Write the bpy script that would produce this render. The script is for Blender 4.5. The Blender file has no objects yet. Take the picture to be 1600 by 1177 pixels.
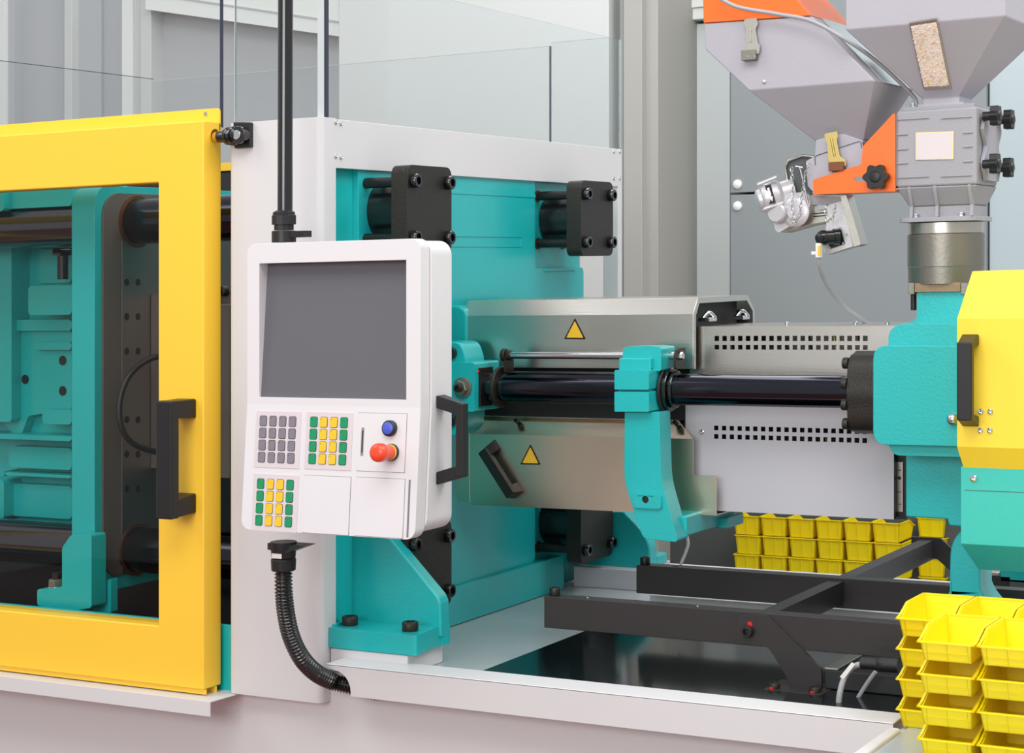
import bpy, bmesh, math, random
from mathutils import Vector, Matrix
from mathutils.geometry import tessellate_polygon
random.seed(7)
scene = bpy.context.scene
COL = scene.collection

# ------------------------------------------------------------------ image coordinate frame
# u runs along the machine, v runs across it (away from the operator side), w is up, all
# relative to the camera.  Heights are sheared slightly along u and v to fit the image's horizontals.
F = 2901.0; YH = 440.0; SHEAR_U = .0157; SHEAR_V = .015
CY, SY = .8692, .4945
CAMZ = 1.75
def at(px, py, u=None, v=None, w=None):
    """point of a real plane (u, v or w fixed) found by the ray of an image pixel in the 1600x1177 frame"""
    x = (px - 800) / F; y = (py - YH) / F
    ku = CY * x - SY; kv = SY * x + CY; kw = -y - SHEAR_U * ku - SHEAR_V * kv
    t = u / ku if u is not None else v / kv if v is not None else w / kw
    return Vector((ku * t, kv * t, kw * t))
def world(p):
    return Vector((p[0], p[1], CAMZ + p[2] + SHEAR_U * p[0] + SHEAR_V * p[1]))

# ------------------------------------------------------------------ camera, light, exposure
cam_d = bpy.data.cameras.new('camera'); cam = bpy.data.objects.new('camera', cam_d); COL.objects.link(cam)
cam_d.sensor_width = 36; cam_d.lens = 36 * F / 1600; cam_d.sensor_fit = 'HORIZONTAL'
cam_d.shift_y = (YH - 588.5) / 1600
cam_d.clip_end = 100; cam_d.clip_start = .05
R_ = Vector((CY, SY, 0)); Fw = Vector((-SY, CY, 0)); Up = Vector((0, 0, 1))
cam.matrix_world = Matrix(((R_.x, Up.x, -Fw.x, 0), (R_.y, Up.y, -Fw.y, 0), (R_.z, Up.z, -Fw.z, CAMZ), (0, 0, 0, 1)))
scene.camera = cam
scene.view_settings.view_transform = 'Standard'; scene.view_settings.look = 'None'
scene.view_settings.gamma = 1; scene.view_settings.use_curve_mapping = False
scene.view_settings.exposure = -0.35
wd = bpy.data.worlds.new('hall'); scene.world = wd; wd.use_nodes = True
wn = wd.node_tree.nodes['Background']; wn.inputs[0].default_value = (.93, .97, 1, 1); wn.inputs[1].default_value = .78
def area(name, loc, target, sx, sy, power, col=(1, 1, 1)):
    l = bpy.data.lights.new(name, 'AREA'); l.shape = 'RECTANGLE'; l.size = sx; l.size_y = sy; l.energy = power; l.color = col
    o = bpy.data.objects.new(name, l); COL.objects.link(o); o.location = loc
    o.rotation_euler = (Vector(target) - Vector(loc)).to_track_quat('-Z', 'Y').to_euler()
area('hall_and_fill_light', (-1.0, .6, 5.2), (-2, 3.9, 1), 3.5, 2.0, 150)
area('hall_and_fill_light', (1.6, 3.2, 5.0), (-1.8, 4.2, 1.2), 2.0, 3.0, 110)
area('hall_and_fill_light', (-3.2, 5.9, 5.4), (-1.6, 6.6, .5), 4.0, 1.4, 100)
area('hall_and_fill_light', (-5.0, 1.5, 4.6), (-2.8, 4.2, 1.2), 1.6, 2.6, 60)
area('hall_and_fill_light', (.2, 4.9, 4.4), (-.5, 6.3, .7), 1.6, 1.2, 55)  # added fill that brightens the far bins, not a known hall lamp
area('hall_and_fill_light', (-1.2, -3.0, 2.9), (-2.2, 3.6, .8), 3.6, 1.8, 185)  # added frontal fill behind the camera, lifts the interior and base front

# ------------------------------------------------------------------ materials
def lin(c):
    return tuple(((x / 255) / 12.92 if x / 255 <= .04045 else ((x / 255 + .055) / 1.055) ** 2.4) for x in c) + (1,)
MATS = {}
def mat(name, rgb, rough=.5, metal=0, bump=0, scale=200, spec=.5, coat=0, emit=0, aniso=None, mottle=0, mscale=6):
    m = bpy.data.materials.new(name); m.use_nodes = True; MATS[name] = m
    nt = m.node_tree; b = nt.nodes['Principled BSDF']
    b.inputs['Base Color'].default_value = lin(rgb); b.inputs['Roughness'].default_value = rough
    b.inputs['Metallic'].default_value = metal; b.inputs['Specular IOR Level'].default_value = spec
    b.inputs['Coat Weight'].default_value = coat; b.inputs['Coat Roughness'].default_value = .15
    tc = nt.nodes.new('ShaderNodeTexCoord')
    if bump:
        n = nt.nodes.new('ShaderNodeTexNoise'); n.inputs['Scale'].default_value = scale; n.inputs['Detail'].default_value = 3
        src = tc.outputs['Object']
        if aniso:
            mp = nt.nodes.new('ShaderNodeMapping'); mp.inputs['Scale'].default_value = aniso
            nt.links.new(src, mp.inputs[0]); src = mp.outputs[0]
        nt.links.new(src, n.inputs['Vector'])
        bp = nt.nodes.new('ShaderNodeBump'); bp.inputs['Strength'].default_value = bump; bp.inputs['Distance'].default_value = .002
        nt.links.new(n.outputs[0], bp.inputs['Height']); nt.links.new(bp.outputs[0], b.inputs['Normal'])
    if mottle:
        n = nt.nodes.new('ShaderNodeTexNoise'); n.inputs['Scale'].default_value = mscale; n.inputs['Detail'].default_value = 4
        nt.links.new(tc.outputs['Object'], n.inputs['Vector'])
        mx = nt.nodes.new('ShaderNodeMix'); mx.data_type = 'RGBA'
        c = lin(rgb); mx.inputs[6].default_value = tuple(q * (1 - mottle) for q in c[:3]) + (1,)
        mx.inputs[7].default_value = tuple(min(1, q * (1 + mottle)) for q in c[:3]) + (1,)
        nt.links.new(n.outputs[0], mx.inputs[0]); nt.links.new(mx.outputs[2], b.inputs['Base Color'])
    if emit:
        b.inputs['Emission Color'].default_value = lin(rgb); b.inputs['Emission Strength'].default_value = emit
    return m
mat('teal', (26, 180, 180), .32, bump=.25, scale=160, coat=.3, mottle=.06)
mat('teal_sheet', (60, 196, 184), .45, bump=.25, scale=500)
mat('yellow', (253, 204, 58), .4, bump=.12, scale=500)
mat('yellow_cover', (253, 220, 60), .45, bump=.1, scale=500)
mat('white', (216, 214, 214), .42, bump=.1, scale=450)
mat('panel_white', (224, 221, 222), .35, bump=.05, scale=500)
mat('keypad_face', (216, 206, 208), .45)
mat('grey_sheet', (198, 196, 202), .4, bump=.1, scale=400)
mat('screen', (102, 101, 106), .3, spec=.35)
mat('key_grey', (128, 122, 132), .5); mat('key_green', (10, 145, 92), .5); mat('key_yellow', (246, 196, 40), .5)
mat('key_edge', (60, 50, 50), .6)
mat('blue', (72, 92, 200), .4); mat('red', (238, 70, 34), .35, coat=.3); mat('red_mark', (220, 30, 20), .5)
mat('black', (25, 24, 24), .4); mat('black_gloss', (14, 14, 16), .16, coat=.6)
mat('nut_black', (20, 20, 22), .3, coat=.3)
mat('cast_black', (44, 41, 36), .42, metal=.3, bump=.5, scale=260)
mat('rail_black', (62, 58, 58), .38, metal=.4, bump=.08, scale=120, aniso=(.1, 1, 1))
mat('rubber', (26, 25, 26), .45)
mat('chrome_dark', (96, 93, 98), .16, metal=1, bump=.02, scale=60, aniso=(1, 20, 20))
mat('black_chrome', (60, 60, 68), .13, metal=1)
mat('chrome', (215, 215, 215), .16, metal=1)
mat('steel', (150, 144, 140), .45, metal=1, bump=.1, scale=40, aniso=(.3, 8, 14), mottle=.07)
mat('steel_plate', (112, 106, 100), .5, metal=.45, bump=.1, scale=30, aniso=(1, 8, .4), mottle=.15)
mat('stainless', (205, 200, 192), .27, metal=1, bump=.06, scale=30, aniso=(.3, 10, 16), mottle=.04)
mat('stainless_warm', (226, 206, 184), .3, metal=1, bump=.06, scale=30, aniso=(.3, 10, 16), mottle=.05)
mat('dull_steel', (142, 138, 128), .4, metal=.9, bump=.2, scale=120)
mat('bronze', (128, 84, 56), .4, metal=.8)
mat('brass', (214, 190, 120), .28, metal=1)
mat('galv', (196, 192, 182), .3, metal=1, bump=.1, scale=80)
mat('hopper_grey', (176, 172, 180), .42, bump=.15, scale=260, mottle=.03)
mat('cast_grey', (160, 158, 164), .45, bump=.3, scale=200)
mat('motor_grey', (205, 202, 204), .32, metal=.35, bump=.15, scale=200)
mat('orange', (250, 112, 28), .35, bump=.08, scale=300, coat=.2)
mat('warn_yellow', (244, 192, 50), .5); mat('print_black', (24, 22, 20), .5); mat('print_white', (235, 232, 228), .5)
mat('tan', (150, 124, 96), .5, metal=.5, bump=.4, scale=80, mottle=.2)
mat('pellet', (252, 238, 230), .4); mat('pellet_yellow', (246, 196, 60), .4)
mat('cable_grey', (168, 168, 172), .45)
mat('dark_sheet', (20, 24, 25), .1, spec=.5)
mat('tray', (178, 186, 188), .25, spec=.6, bump=.03, scale=40)
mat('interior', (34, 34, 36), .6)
mat('carpet', (146, 94, 90), .95, bump=.5, scale=900)
mat('bg_light', (214, 216, 214), .55, mottle=.02, mscale=2); mat('bg_white', (238, 240, 236), .5)
mat('bg_grey', (140, 146, 148), .55, mottle=.02, mscale=3); mat('bg_mid', (192, 194, 196), .55)
mat('bg_beige', (176, 174, 168), .6); mat('bg_cool', (220, 226, 226), .5); mat('bg_pale', (180, 193, 197), .5)
mat('bg_dark', (84, 88, 88), .6)
def plastic_bin():
    m = mat('bin_yellow', (255, 224, 12), .35, bump=.03, scale=100)
    b = m.node_tree.nodes['Principled BSDF']
    b.inputs['Subsurface Weight'].default_value = .5; b.inputs['Subsurface Radius'].default_value = (.01, .008, .002)
    b.inputs['Subsurface Scale'].default_value = .5
plastic_bin()
def glass(name, tint, fac, ior=1.5):
    m = bpy.data.materials.new(name); m.use_nodes = True; MATS[name] = m; nt = m.node_tree
    nt.nodes.clear(); o = nt.nodes.new('ShaderNodeOutputMaterial'); tr = nt.nodes.new('ShaderNodeBsdfTransparent')
    gl = nt.nodes.new('ShaderNodeBsdfGlossy'); gl.inputs['Roughness'].default_value = .02
    tr.inputs[0].default_value = tint
    fw_ = nt.nodes.new('ShaderNodeLayerWeight'); fw_.inputs[0].default_value = .5
    fr = nt.nodes.new('ShaderNodeMath'); fr.operation = 'POWER'; fr.inputs[1].default_value = 5; nt.links.new(fw_.outputs['Facing'], fr.inputs[0])
    mt = nt.nodes.new('ShaderNodeMath'); mt.operation = 'MULTIPLY_ADD'; mt.inputs[1].default_value = ior; mt.inputs[2].default_value = fac
    mx = nt.nodes.new('ShaderNodeMixShader')
    nt.links.new(fr.outputs[0], mt.inputs[0]); nt.links.new(mt.outputs[0], mx.inputs[0])
    nt.links.new(tr.outputs[0], mx.inputs[1]); nt.links.new(gl.outputs[0], mx.inputs[2]); nt.links.new(mx.outputs[0], o.inputs[0])
glass('guard_glass', (.97, .98, .98, 1), .03, .7); glass('door_glass', (.94, .93, .92, 1), .012, .3)
glass('sight_glass', (1, .99, .98, 1), .01, .3)
mat('glass_edge', (205, 214, 212), .2); mat('glass_edge_dark', (52, 54, 72), .25)

# ------------------------------------------------------------------ mesh helpers
class G:
    def __init__(s): s.bm = bmesh.new()
    def box(s, u0, u1, v0, v1, w0, w1):
        p = [s.bm.verts.new((x, y, z)) for x in (u0, u1) for y in (v0, v1) for z in (w0, w1)]
        for f in ((0, 1, 3, 2), (4, 6, 7, 5), (0, 4, 5, 1), (2, 3, 7, 6), (0, 2, 6, 4), (1, 5, 7, 3)): s.bm.faces.new([p[i] for i in f])
        return s
    def prism(s, pts, d):
        pts = [Vector(p) for p in pts]; d = Vector(d); n = len(pts)
        a = [s.bm.verts.new(p) for p in pts]; b = [s.bm.verts.new(p + d) for p in pts]
        s.bm.faces.new(a[::-1]); s.bm.faces.new(b)
        for i in range(n): s.bm.faces.new((a[i], a[(i + 1) % n], b[(i + 1) % n], b[i]))
        return s
    def solid(s, loops2, fmap, d0, d1):
        """plate with holes: loops2 are 2-D loops (outer first), fmap(x, y, d) gives the point"""
        tess = tessellate_polygon([[Vector((x, y, 0)) for x, y in l] for l in loops2])
        flat = [q for l in loops2 for q in l]
        A = [s.bm.verts.new(fmap(x, y, d0)) for x, y in flat]; Bv = [s.bm.verts.new(fmap(x, y, d1)) for x, y in flat]
        for t in tess:
            try: s.bm.faces.new([A[i] for i in t]); s.bm.faces.new([Bv[i] for i in t][::-1])
            except ValueError: pass
        k = 0
        for l in loops2:
            n = len(l)
            for i in range(n):
                j = (i + 1) % n; s.bm.faces.new((A[k + i], A[k + j], Bv[k + j], Bv[k + i]))
            k += n
        return s
    def faces(s, pts, fs):
        a = [s.bm.verts.new(p) for p in pts]
        for f in fs: s.bm.faces.new([a[i] for i in f])
        return s
    def lathe(s, p, axis, prof, n=28, phase=0):
        p = Vector(p); ax = Vector(axis).normalized(); e1 = ax.orthogonal().normalized()
        if abs(ax.x) > .9: e1 = Vector((0, 0, 1))
        elif abs(ax.z) > .9: e1 = Vector((1, 0, 0))
        e1 = (e1 - ax * e1.dot(ax)).normalized(); e2 = ax.cross(e1); rings = []
        for h, r in prof:
            rings.append([s.bm.verts.new(p + ax * h + (e1 * math.cos(2 * math.pi * i / n + phase) + e2 * math.sin(2 * math.pi * i / n + phase)) * max(r, 1e-5)) for i in range(n)])
        for a, b in zip(rings, rings[1:]):
            for i in range(n): s.bm.faces.new((a[i], a[(i + 1) % n], b[(i + 1) % n], b[i]))
        s.bm.faces.new(rings[0][::-1]); s.bm.faces.new(rings[-1])
        return s
    def cyl(s, p0, p1, r, n=28, r1=None, c=0):
        p0 = Vector(p0); p1 = Vector(p1); L = (p1 - p0).length; r1 = r if r1 is None else r1
        prof = [(0, r), (L, r1)] if not c else [(0, r - c), (c, r), (L - c, r1), (L, r1 - c)]
        return s.lathe(p0, p1 - p0, prof, n)
    def ring(s, p, axis, r0, r1, h, n=32):
        """flat washer: inner r0, outer r1, height h along axis"""
        p = Vector(p); ax = Vector(axis).normalized(); e1 = ax.orthogonal().normalized(); e2 = ax.cross(e1)
        R = [[s.bm.verts.new(p + ax * hh + (e1 * math.cos(2 * math.pi * i / n) + e2 * math.sin(2 * math.pi * i / n)) * r) for i in range(n)] for hh, r in ((0, r0), (0, r1), (h, r1), (h, r0))]
        for k in range(4):
            a, b = R[k], R[(k + 1) % 4]
            for i in range(n): s.bm.faces.new((a[i], a[(i + 1) % n], b[(i + 1) % n], b[i]))
        return s
    def tube(s, pts, r, n=12, sub=6, closed=False):
        pts = [Vector(p) for p in pts]; P_ = []
        m = len(pts)
        if sub > 1:
            for i in range(m if closed else m - 1):
                if closed: a, b, c, d = pts[i - 1], pts[i], pts[(i + 1) % m], pts[(i + 2) % m]
                else: a, b, c, d = pts[max(i - 1, 0)], pts[i], pts[i + 1], pts[min(i + 2, m - 1)]
                for k in range(sub):
                    t = k / sub
                    P_.append(.5 * ((2 * b) + (c - a) * t + (2 * a - 5 * b + 4 * c - d) * t * t + (-a + 3 * b - 3 * c + d) * t ** 3))
            if not closed: P_.append(pts[-1])
        else: P_ = pts
        N = len(P_); rings = []; e = None
        for i, p in enumerate(P_):
            if closed: tg = (P_[(i + 1) % N] - P_[i - 1]).normalized()
            else: tg = (P_[min(i + 1, N - 1)] - P_[max(i - 1, 0)]).normalized()
            e = tg.orthogonal().normalized() if e is None else (e - tg * e.dot(tg)).normalized()
            f = tg.cross(e); rr = r(i / (N - 1)) if callable(r) else r
            rings.append([s.bm.verts.new(p + (e * math.cos(2 * math.pi * k / n) + f * math.sin(2 * math.pi * k / n)) * rr) for k in range(n)])
        prs = list(zip(rings, rings[1:])) + ([(rings[-1], rings[0])] if closed else [])
        for a, b in prs:
            for k in range(n): s.bm.faces.new((a[k], a[(k + 1) % n], b[(k + 1) % n], b[k]))
        if not closed: s.bm.faces.new(rings[0][::-1]); s.bm.faces.new(rings[-1])
        return s

def tag(o, label=None, cat=None, group=None, kind=None):
    if label: o['label'] = label
    if cat: o['category'] = cat
    if group: o['group'] = group
    if kind: o['kind'] = kind
    return o
def empty(name, p, label=None, cat=None, group=None, kind=None):
    o = bpy.data.objects.new(name, None); COL.objects.link(o); o.empty_display_size = .05
    o.location = world(p); return tag(o, label, cat, group, kind)
def wloc(o):
    l = o.location.copy()
    while o.parent: o = o.parent; l += o.location
    return l
def obj(name, g, m, parent=None, bevel=0, seg=2, smooth=40, label=None, cat=None, group=None, kind=None):
    bm = g.bm
    for v in bm.verts: v.co = world(v.co)
    bmesh.ops.recalc_face_normals(bm, faces=bm.faces)
    n = len(bm.verts); lo = Vector([min(v.co[i] for v in bm.verts) for i in range(3)]); hi = Vector([max(v.co[i] for v in bm.verts) for i in range(3)])
    c = (lo + hi) / 2
    if parent is None: c.z = lo.z
    for v in bm.verts: v.co -= c
    me = bpy.data.meshes.new(name); bm.to_mesh(me); bm.free()
    me.materials.append(MATS[m])
    for p in me.polygons: p.use_smooth = True
    me.set_sharp_from_angle(angle=math.radians(smooth))
    o = bpy.data.objects.new(name, me); COL.objects.link(o)
    if parent is not None: o.parent = parent; c = c - wloc(parent)
    o.location = c
    if bevel:
        b = o.modifiers.new('bevel', 'BEVEL'); b.width = bevel; b.segments = seg; b.limit_method = 'ANGLE'; b.angle_limit = math.radians(35)
        b.harden_normals = True
    return tag(o, label, cat, group, kind)
def copy_tree(o, d=None, parent=None, label=None):
    c = o.copy(); COL.objects.link(c); c.parent = parent
    if d is not None:
        d = Vector(d); c.location = o.location + Vector((d.x, d.y, d.z + SHEAR_U * d.x + SHEAR_V * d.y))
    if label: c['label'] = label
    for ch in o.children: copy_tree(ch, None, c)
    return c
def rrect(x0, x1, y0, y1, r, n=6):
    """rounded rectangle loop; r scalar or 4 radii (x0y0, x1y0, x1y1, x0y1)"""
    if not isinstance(r, (tuple, list)): r = (r,) * 4
    out = []
    for (cx, cy, a0, rr) in ((x0 + r[0], y0 + r[0], 180, r[0]), (x1 - r[1], y0 + r[1], 270, r[1]), (x1 - r[2], y1 - r[2], 0, r[2]), (x0 + r[3], y1 - r[3], 90, r[3])):
        if rr <= 0: out.append((cx, cy)); continue
        for k in range(n + 1):
            a = math.radians(a0 + 90 * k / n); out.append((cx + rr * math.cos(a), cy + rr * math.sin(a)))
    return out
def circ(cx, cy, r, n=20): return [(cx + r * math.cos(2 * math.pi * i / n), cy + r * math.sin(2 * math.pi * i / n)) for i in range(n)]
def inv(y): return lambda x, z, d: Vector((x, y + d, z))            # plate in a v-plane
def inu(x): return lambda y, z, d: Vector((x + d, y, z))            # plate in a u-plane
def inw(z): return lambda x, y, d: Vector((x, y, z + d))
def pv(pts, v): return [at(x, y, v=v) for x, y in pts]
def pu(pts, u): return [at(x, y, u=u) for x, y in pts]
def uw(pts, v): return [(p.x, p.z) for p in pv(pts, v)]
def vw(pts, u): return [(p.y, p.z) for p in pu(pts, u)]
def rpoly(pts, r, n=4):
    """round the corners of a 2-D polygon"""
    out = []; m = len(pts)
    rs = r if isinstance(r, (list, tuple)) else [r] * m
    for i in range(m):
        a, b, c = Vector(pts[i - 1]), Vector(pts[i]), Vector(pts[(i + 1) % m]); rr = rs[i]
        if rr <= 0: out.append(tuple(b)); continue
        d1 = (a - b); d2 = (c - b); k = min(rr, d1.length * .45, d2.length * .45); s_ = b + d1.normalized() * k; e = b + d2.normalized() * k
        for j in range(n + 1):
            t = j / n; out.append(tuple((1 - t) ** 2 * s_ + 2 * t * (1 - t) * b + t * t * e))
    return out
def socket_bolt(g, p, axis, r, h):
    ax = Vector(axis).normalized(); p = Vector(p)
    return g.lathe(p, ax, [(0, r * .95), (h * .1, r), (h * .88, r), (h, r * .9), (h, r * .58), (h * .45, r * .56)], 20)
def hexa(g, p, axis, r, h): return g.lathe(p, axis, [(0, r), (h * .85, r), (h, r * .9)], 6)

UF = -2.452; VF = 3.437; DECK = -.892

# ================================================================== SETTING
obj('floor', G().box(-9, 5, -3, 10, -1.80, -1.75), 'carpet', kind='structure')
VB = 7.0
w0 = -1.74; TOPW = 1.6
def wallbox(name, x0, x1, v, th, m, lo=w0, hi=TOPW, **k):
    return obj(name, G().box(at(x0, 400, v=v).x, at(x1, 400, v=v).x, v, v + th, lo, hi), m, **k)
wallbox('wall_back', -500, 2300, VB + .25, .1, 'bg_light', kind='structure')
# stand walls behind the machine, seen through and above the guards
cab = empty('display_cabinet', (at(750, 400, v=6.6).x, 6.6, w0), 'large pale grey display wall box standing behind the fixed platen', 'cabinet')
x0 = at(529, 400, v=6.3).x; x1 = at(951, 400, v=6.3).x
obj('side_panel', G().box(x0, x1, 6.3, 7.2, w0, TOPW), 'bg_light', cab, bevel=.004)
pil = empty('pillar', (at(990, 400, v=6.35).x, 6.35, w0), 'beige grey fluted pillar beside the pale display wall', 'pillar')
def strip(name, a, b, v, th, m, par, lo=w0, hi=TOPW): return obj(name, G().box(at(a, 300, v=v).x, at(b, 300, v=v).x, v, v + th, lo, hi), m, par, bevel=.003)
strip('flute', 950.8, 974, 6.4, .3, 'bg_mid', pil); strip('post', 974, 1003, 6.3, .4, 'bg_beige', pil); strip('fillet', 1003, 1028, 6.34, .4, 'bg_beige', pil)
pan = empty('wall_cabinet', (at(1085, 300, v=6.7).x, 6.7, w0), 'tall white wall cabinet between the beige pillar and the grey cabinet', 'cabinet')
strip('door', 1028.5, 1140.5, 6.7, .3, 'bg_cool', pan, hi=at(1060, 40, v=6.7).z)
for k, (ya, yb) in enumerate(((20, 36), (3, 18), (-60, 1))):
    obj('cornice', G().box(at(1028.5, 20, v=6.66).x, at(1320, 20, v=6.66).x, 6.66 - .01 * k, 7.0, at(1028, yb, v=6.66).z, at(1028, ya - 2, v=6.66).z), 'bg_white', pan, bevel=.003)
gc = empty('grey_cabinet', (at(1340, 300, v=6.5).x, 6.5, w0), 'dark grey steel cabinet with round bolts behind the hopper dryer', 'cabinet')
ws = at(1152, 303, v=6.5).z
xa, xb, xc = at(1141, 300, v=6.5).x, at(1541, 300, v=6.5).x, at(2100, 300, v=6.5).x
obj('upper_panel', G().box(xa, xb, 6.5, 6.9, ws + .004, TOPW), 'bg_grey', gc, bevel=.003)
obj('lower_panel', G().box(xa, xb, 6.5, 6.9, -.75, ws - .004), 'bg_grey', gc, bevel=.003)
obj('plinth', G().box(at(1030, 300, v=6.4).x, xb, 6.45, 6.9, w0, -.72), 'bg_dark', gc)
obj('end_panel', G().box(xb + .005, xc, 6.52, 6.9, w0, TOPW), 'bg_pale', gc, bevel=.003)
for py in (288, 322):
    p = at(1152.5, py, v=6.5); obj('bolt', G().lathe(p, (0, -1, 0), [(0, .018), (.006, .017), (.012, .008)], 16), 'bg_white', gc)
# left background: white post, grey recessed boards, beam
lw = empty('partition_wall', (at(100, 400, v=6.9).x, 6.9, w0), 'grey partition with white uprights seen through the left guard glass', 'wall panel')
for a, b, m, v in ((-60, 8, 'bg_white', 6.86), (8, 22, 'bg_mid', 6.88), (22, 100, 'bg_mid', 6.95), (100, 112, 'bg_light', 6.9), (112, 158, 'bg_mid', 6.95), (158, 190, 'bg_mid', 6.97), (190, 207, 'bg_white', 6.86), (207, 219, 'bg_light', 6.88), (219, 236, 'bg_light', 6.84)):
    strip('upright' if b - a < 30 else 'board', a, b, v, .12, m, lw, lo=w0)
rw = empty('side_partition', (at(236, 400, v=6.9).x, 6.9, w0), 'recessed grey partition under a white lintel, behind the black pole', 'wall panel')
ur = at(236, 100, v=6.84).x; u2 = at(531, 100, v=6.84).x
obj('board', G().box(ur, u2, 6.93, 7.05, w0, at(236, 18, v=6.9).z), 'bg_mid', rw)
# sloping white lintel running away over the board
zz = [at(236, y, v=6.84).z for y in (16, -4, -40)]
obj('lintel', G().prism([(ur, 6.8, zz[0]), (ur, 6.8, zz[0] + .35), (u2, 6.8, zz[0] + .35), at(531, 57, v=6.8)], (0, .2, 0)), 'bg_white', rw)
obj('lintel_groove', G().prism([at(236, -8, v=6.795), at(236, -11, v=6.795), at(531, 33, v=6.795), at(531, 36, v=6.795)], (0, .01, 0)), 'bg_mid', rw)

# ---- machine base (its body is a thing: the machine bed)
bed = empty('machine_bed', (-2.6, VF, -1.75), 'long light grey machine base under the whole moulding machine', 'machine base')
ucab = at(1395, 1133, v=3.40).x
obj('front_panel', G().box(-4.6, ucab + .01, 3.475, 3.50, -1.75, -.905), 'white', bed)
obj('end_cabinet', G().box(ucab, 1.2, 2.4, 4.9, -1.75, -.885), 'white', bed, bevel=.006)
obj('cabinet_rim', G().box(ucab - .004, ucab + .02, 2.4, 3.39, -.90, -.872), 'panel_white', bed, bevel=.005)
obj('cabinet_top', G().box(ucab + .0204, 1.2, 2.4, 3.9, -.884, -.880), 'tray', bed)
obj('tray', G().box(-2.80, ucab, 3.50, 5.1, DECK - .05, DECK), 'tray', bed)
obj('rear_panel', G().box(-4.6, .5, 5.1, 5.12, -1.75, DECK), 'white', bed, bevel=.003)
obj('left_tray', G().box(-4.6, -2.80, 3.50, 5.1, -1.02, -.975), 'interior', bed)
# dark glossy drip sheet on the tray
pa = at(760, 1048, w=DECK + .004); pb = at(913, 986, w=DECK + .004)
dt = obj('drip_tray', G().box((pa.x + pb.x) / 2, ucab - .005, 3.505, 4.72, DECK + .0005, DECK + .005), 'dark_sheet',
    label='glossy black drip sheet lying on the pale tray under the rails', cat='drip tray')
# sill with rolled top and the hose cut-out at its left end
vs0 = 3.400
wt = at(680, 1056, v=vs0).z; wb = at(700, 1106, v=vs0).z
sill = empty('sill', (-1.7, vs0, wb), 'white folded sill running along the front edge of the tray', 'sill')
ul = at(509, 1040, v=vs0).x; uh = at(548, 1080, v=vs0).x
oz = at(535, 1049, v=vs0).z
loop = [(ul, wt), (ucab, wt), (ucab, wb), (uh, wb)]
arc = [(uh - .045 + .045 * math.cos(a), oz - .045 + .045 * math.sin(a)) for a in [math.radians(q) for q in range(0, 91, 15)]]
loop += arc + [(ul, oz + .005)]
obj('front_face', G().solid([loop], inv(vs0), 0, .003), 'white', sill)
bk = at(680, 1041, w=wt).y
obj('top_face', G().box(ul, ucab, vs0, bk, wt - .003, wt + .001), 'panel_white', sill, bevel=.0015)
obj('back_face', G().box(ul + .06, ucab, bk - .003, bk, DECK, wt - .003), 'white', sill)
# pedestals
ped = obj('pedestal', G().box(UF + .002, at(685, 1025, v=3.6).x, 3.47, 3.62, DECK, at(655, 1026, v=3.47).z - .001), 'panel_white', bevel=.003,
    label='small white block under the near teal platen foot', cat='block')
pf = at(1000, 905, v=4.64)
obj('pedestal', G().box(-2.44, pf.x, 4.64, 4.84, DECK, at(940, 890, v=4.62).z), 'grey_sheet', bevel=.003,
    label='pale grey block under the far teal platen foot', cat='block')

# ================================================================== PORTAL FRAME (column, beam, far post)
fr = empty('machine_portal', (-2.58, VF, -.97), 'white portal frame: wide column, top beam and far post around the platen', 'machine frame')
uc0 = at(357.5, 600, v=VF).x; wtop = .360; wcb = -.969
clo = rrect(uc0, UF, VF, VF + .058, (.012, .016, 0, 0))
obj('column', G().solid([clo], lambda x, y, d: Vector((x, y, d)), wcb, wtop), 'white', fr, bevel=.002)
vI = 4.914; vE = 4.974; wI = .246
obj('top_beam', G().box(UF - .008, UF, VF + .0585, vE - .028, wI, wtop - .002), 'white', fr, bevel=.0015)
obj('far_post', G().box(UF - .05, UF, vE - .0275, vE, DECK, wtop - .002), 'white', fr, bevel=.0015)
obj('inner_post', G().box(UF - .16, UF - .14, 4.82, vE - .002, DECK, .34), 'grey_sheet', fr)
obj('top_return', G().box(uc0 + .01, UF - .052, vE - .03, vE, .2, wtop - .002), 'white', fr, bevel=.0015)
for px, py, n in ((524, 191, 0), (532, 193, 0), (524, 244, 0), (532, 246, 0), (959, 237, 1), (968, 237, 1), (959, 279, 1), (968, 279, 1)):
    p = at(px, py, u=UF); obj('screw', G().lathe(p, (1, 0, 0), [(-.001, .0058), (.003, .005), (.004, .003), (.002, .002)], 12), 'chrome', fr)

# guard glass
def pane(name, loops, fm, th, label, edges=()):
    t = empty(name, fm(loops[0][0][0], loops[0][0][1], 0), label, 'glass panel', 'clear guard panels on top of the machine')
    obj('pane', G().solid(loops, fm, 0, th), 'guard_glass', t)
    for g, m in edges: obj('polished_edge', g, m, t)
    return t
H = .95
a0 = at(367, 100, v=VF + .02).x; a1 = at(497, 100, v=VF + .02).x
pane('guard_glass', [[(a0, wtop), (a1, wtop), (a1, H), (a0, H)]], inv(VF + .02), .006, 'narrow clear guard pane standing on the white column behind the black pole',
     [(G().box(a0 - .0012, a0, VF + .02, VF + .026, wtop, H), 'glass_edge'), (G().box(a1, a1 + .018, VF + .018, VF + .026, wtop, H), 'glass_edge'), (G().box(a1 + .0185, a1 + .0225, VF + .018, VF + .03, wtop, H), 'glass_edge_dark')])
g0 = at(510, 100, u=UF - .015).y; gE = at(968, 100, u=UF - .015)
e1 = at(968, 62, u=UF - .015); e0 = at(704, 0, u=UF - .015)
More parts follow.
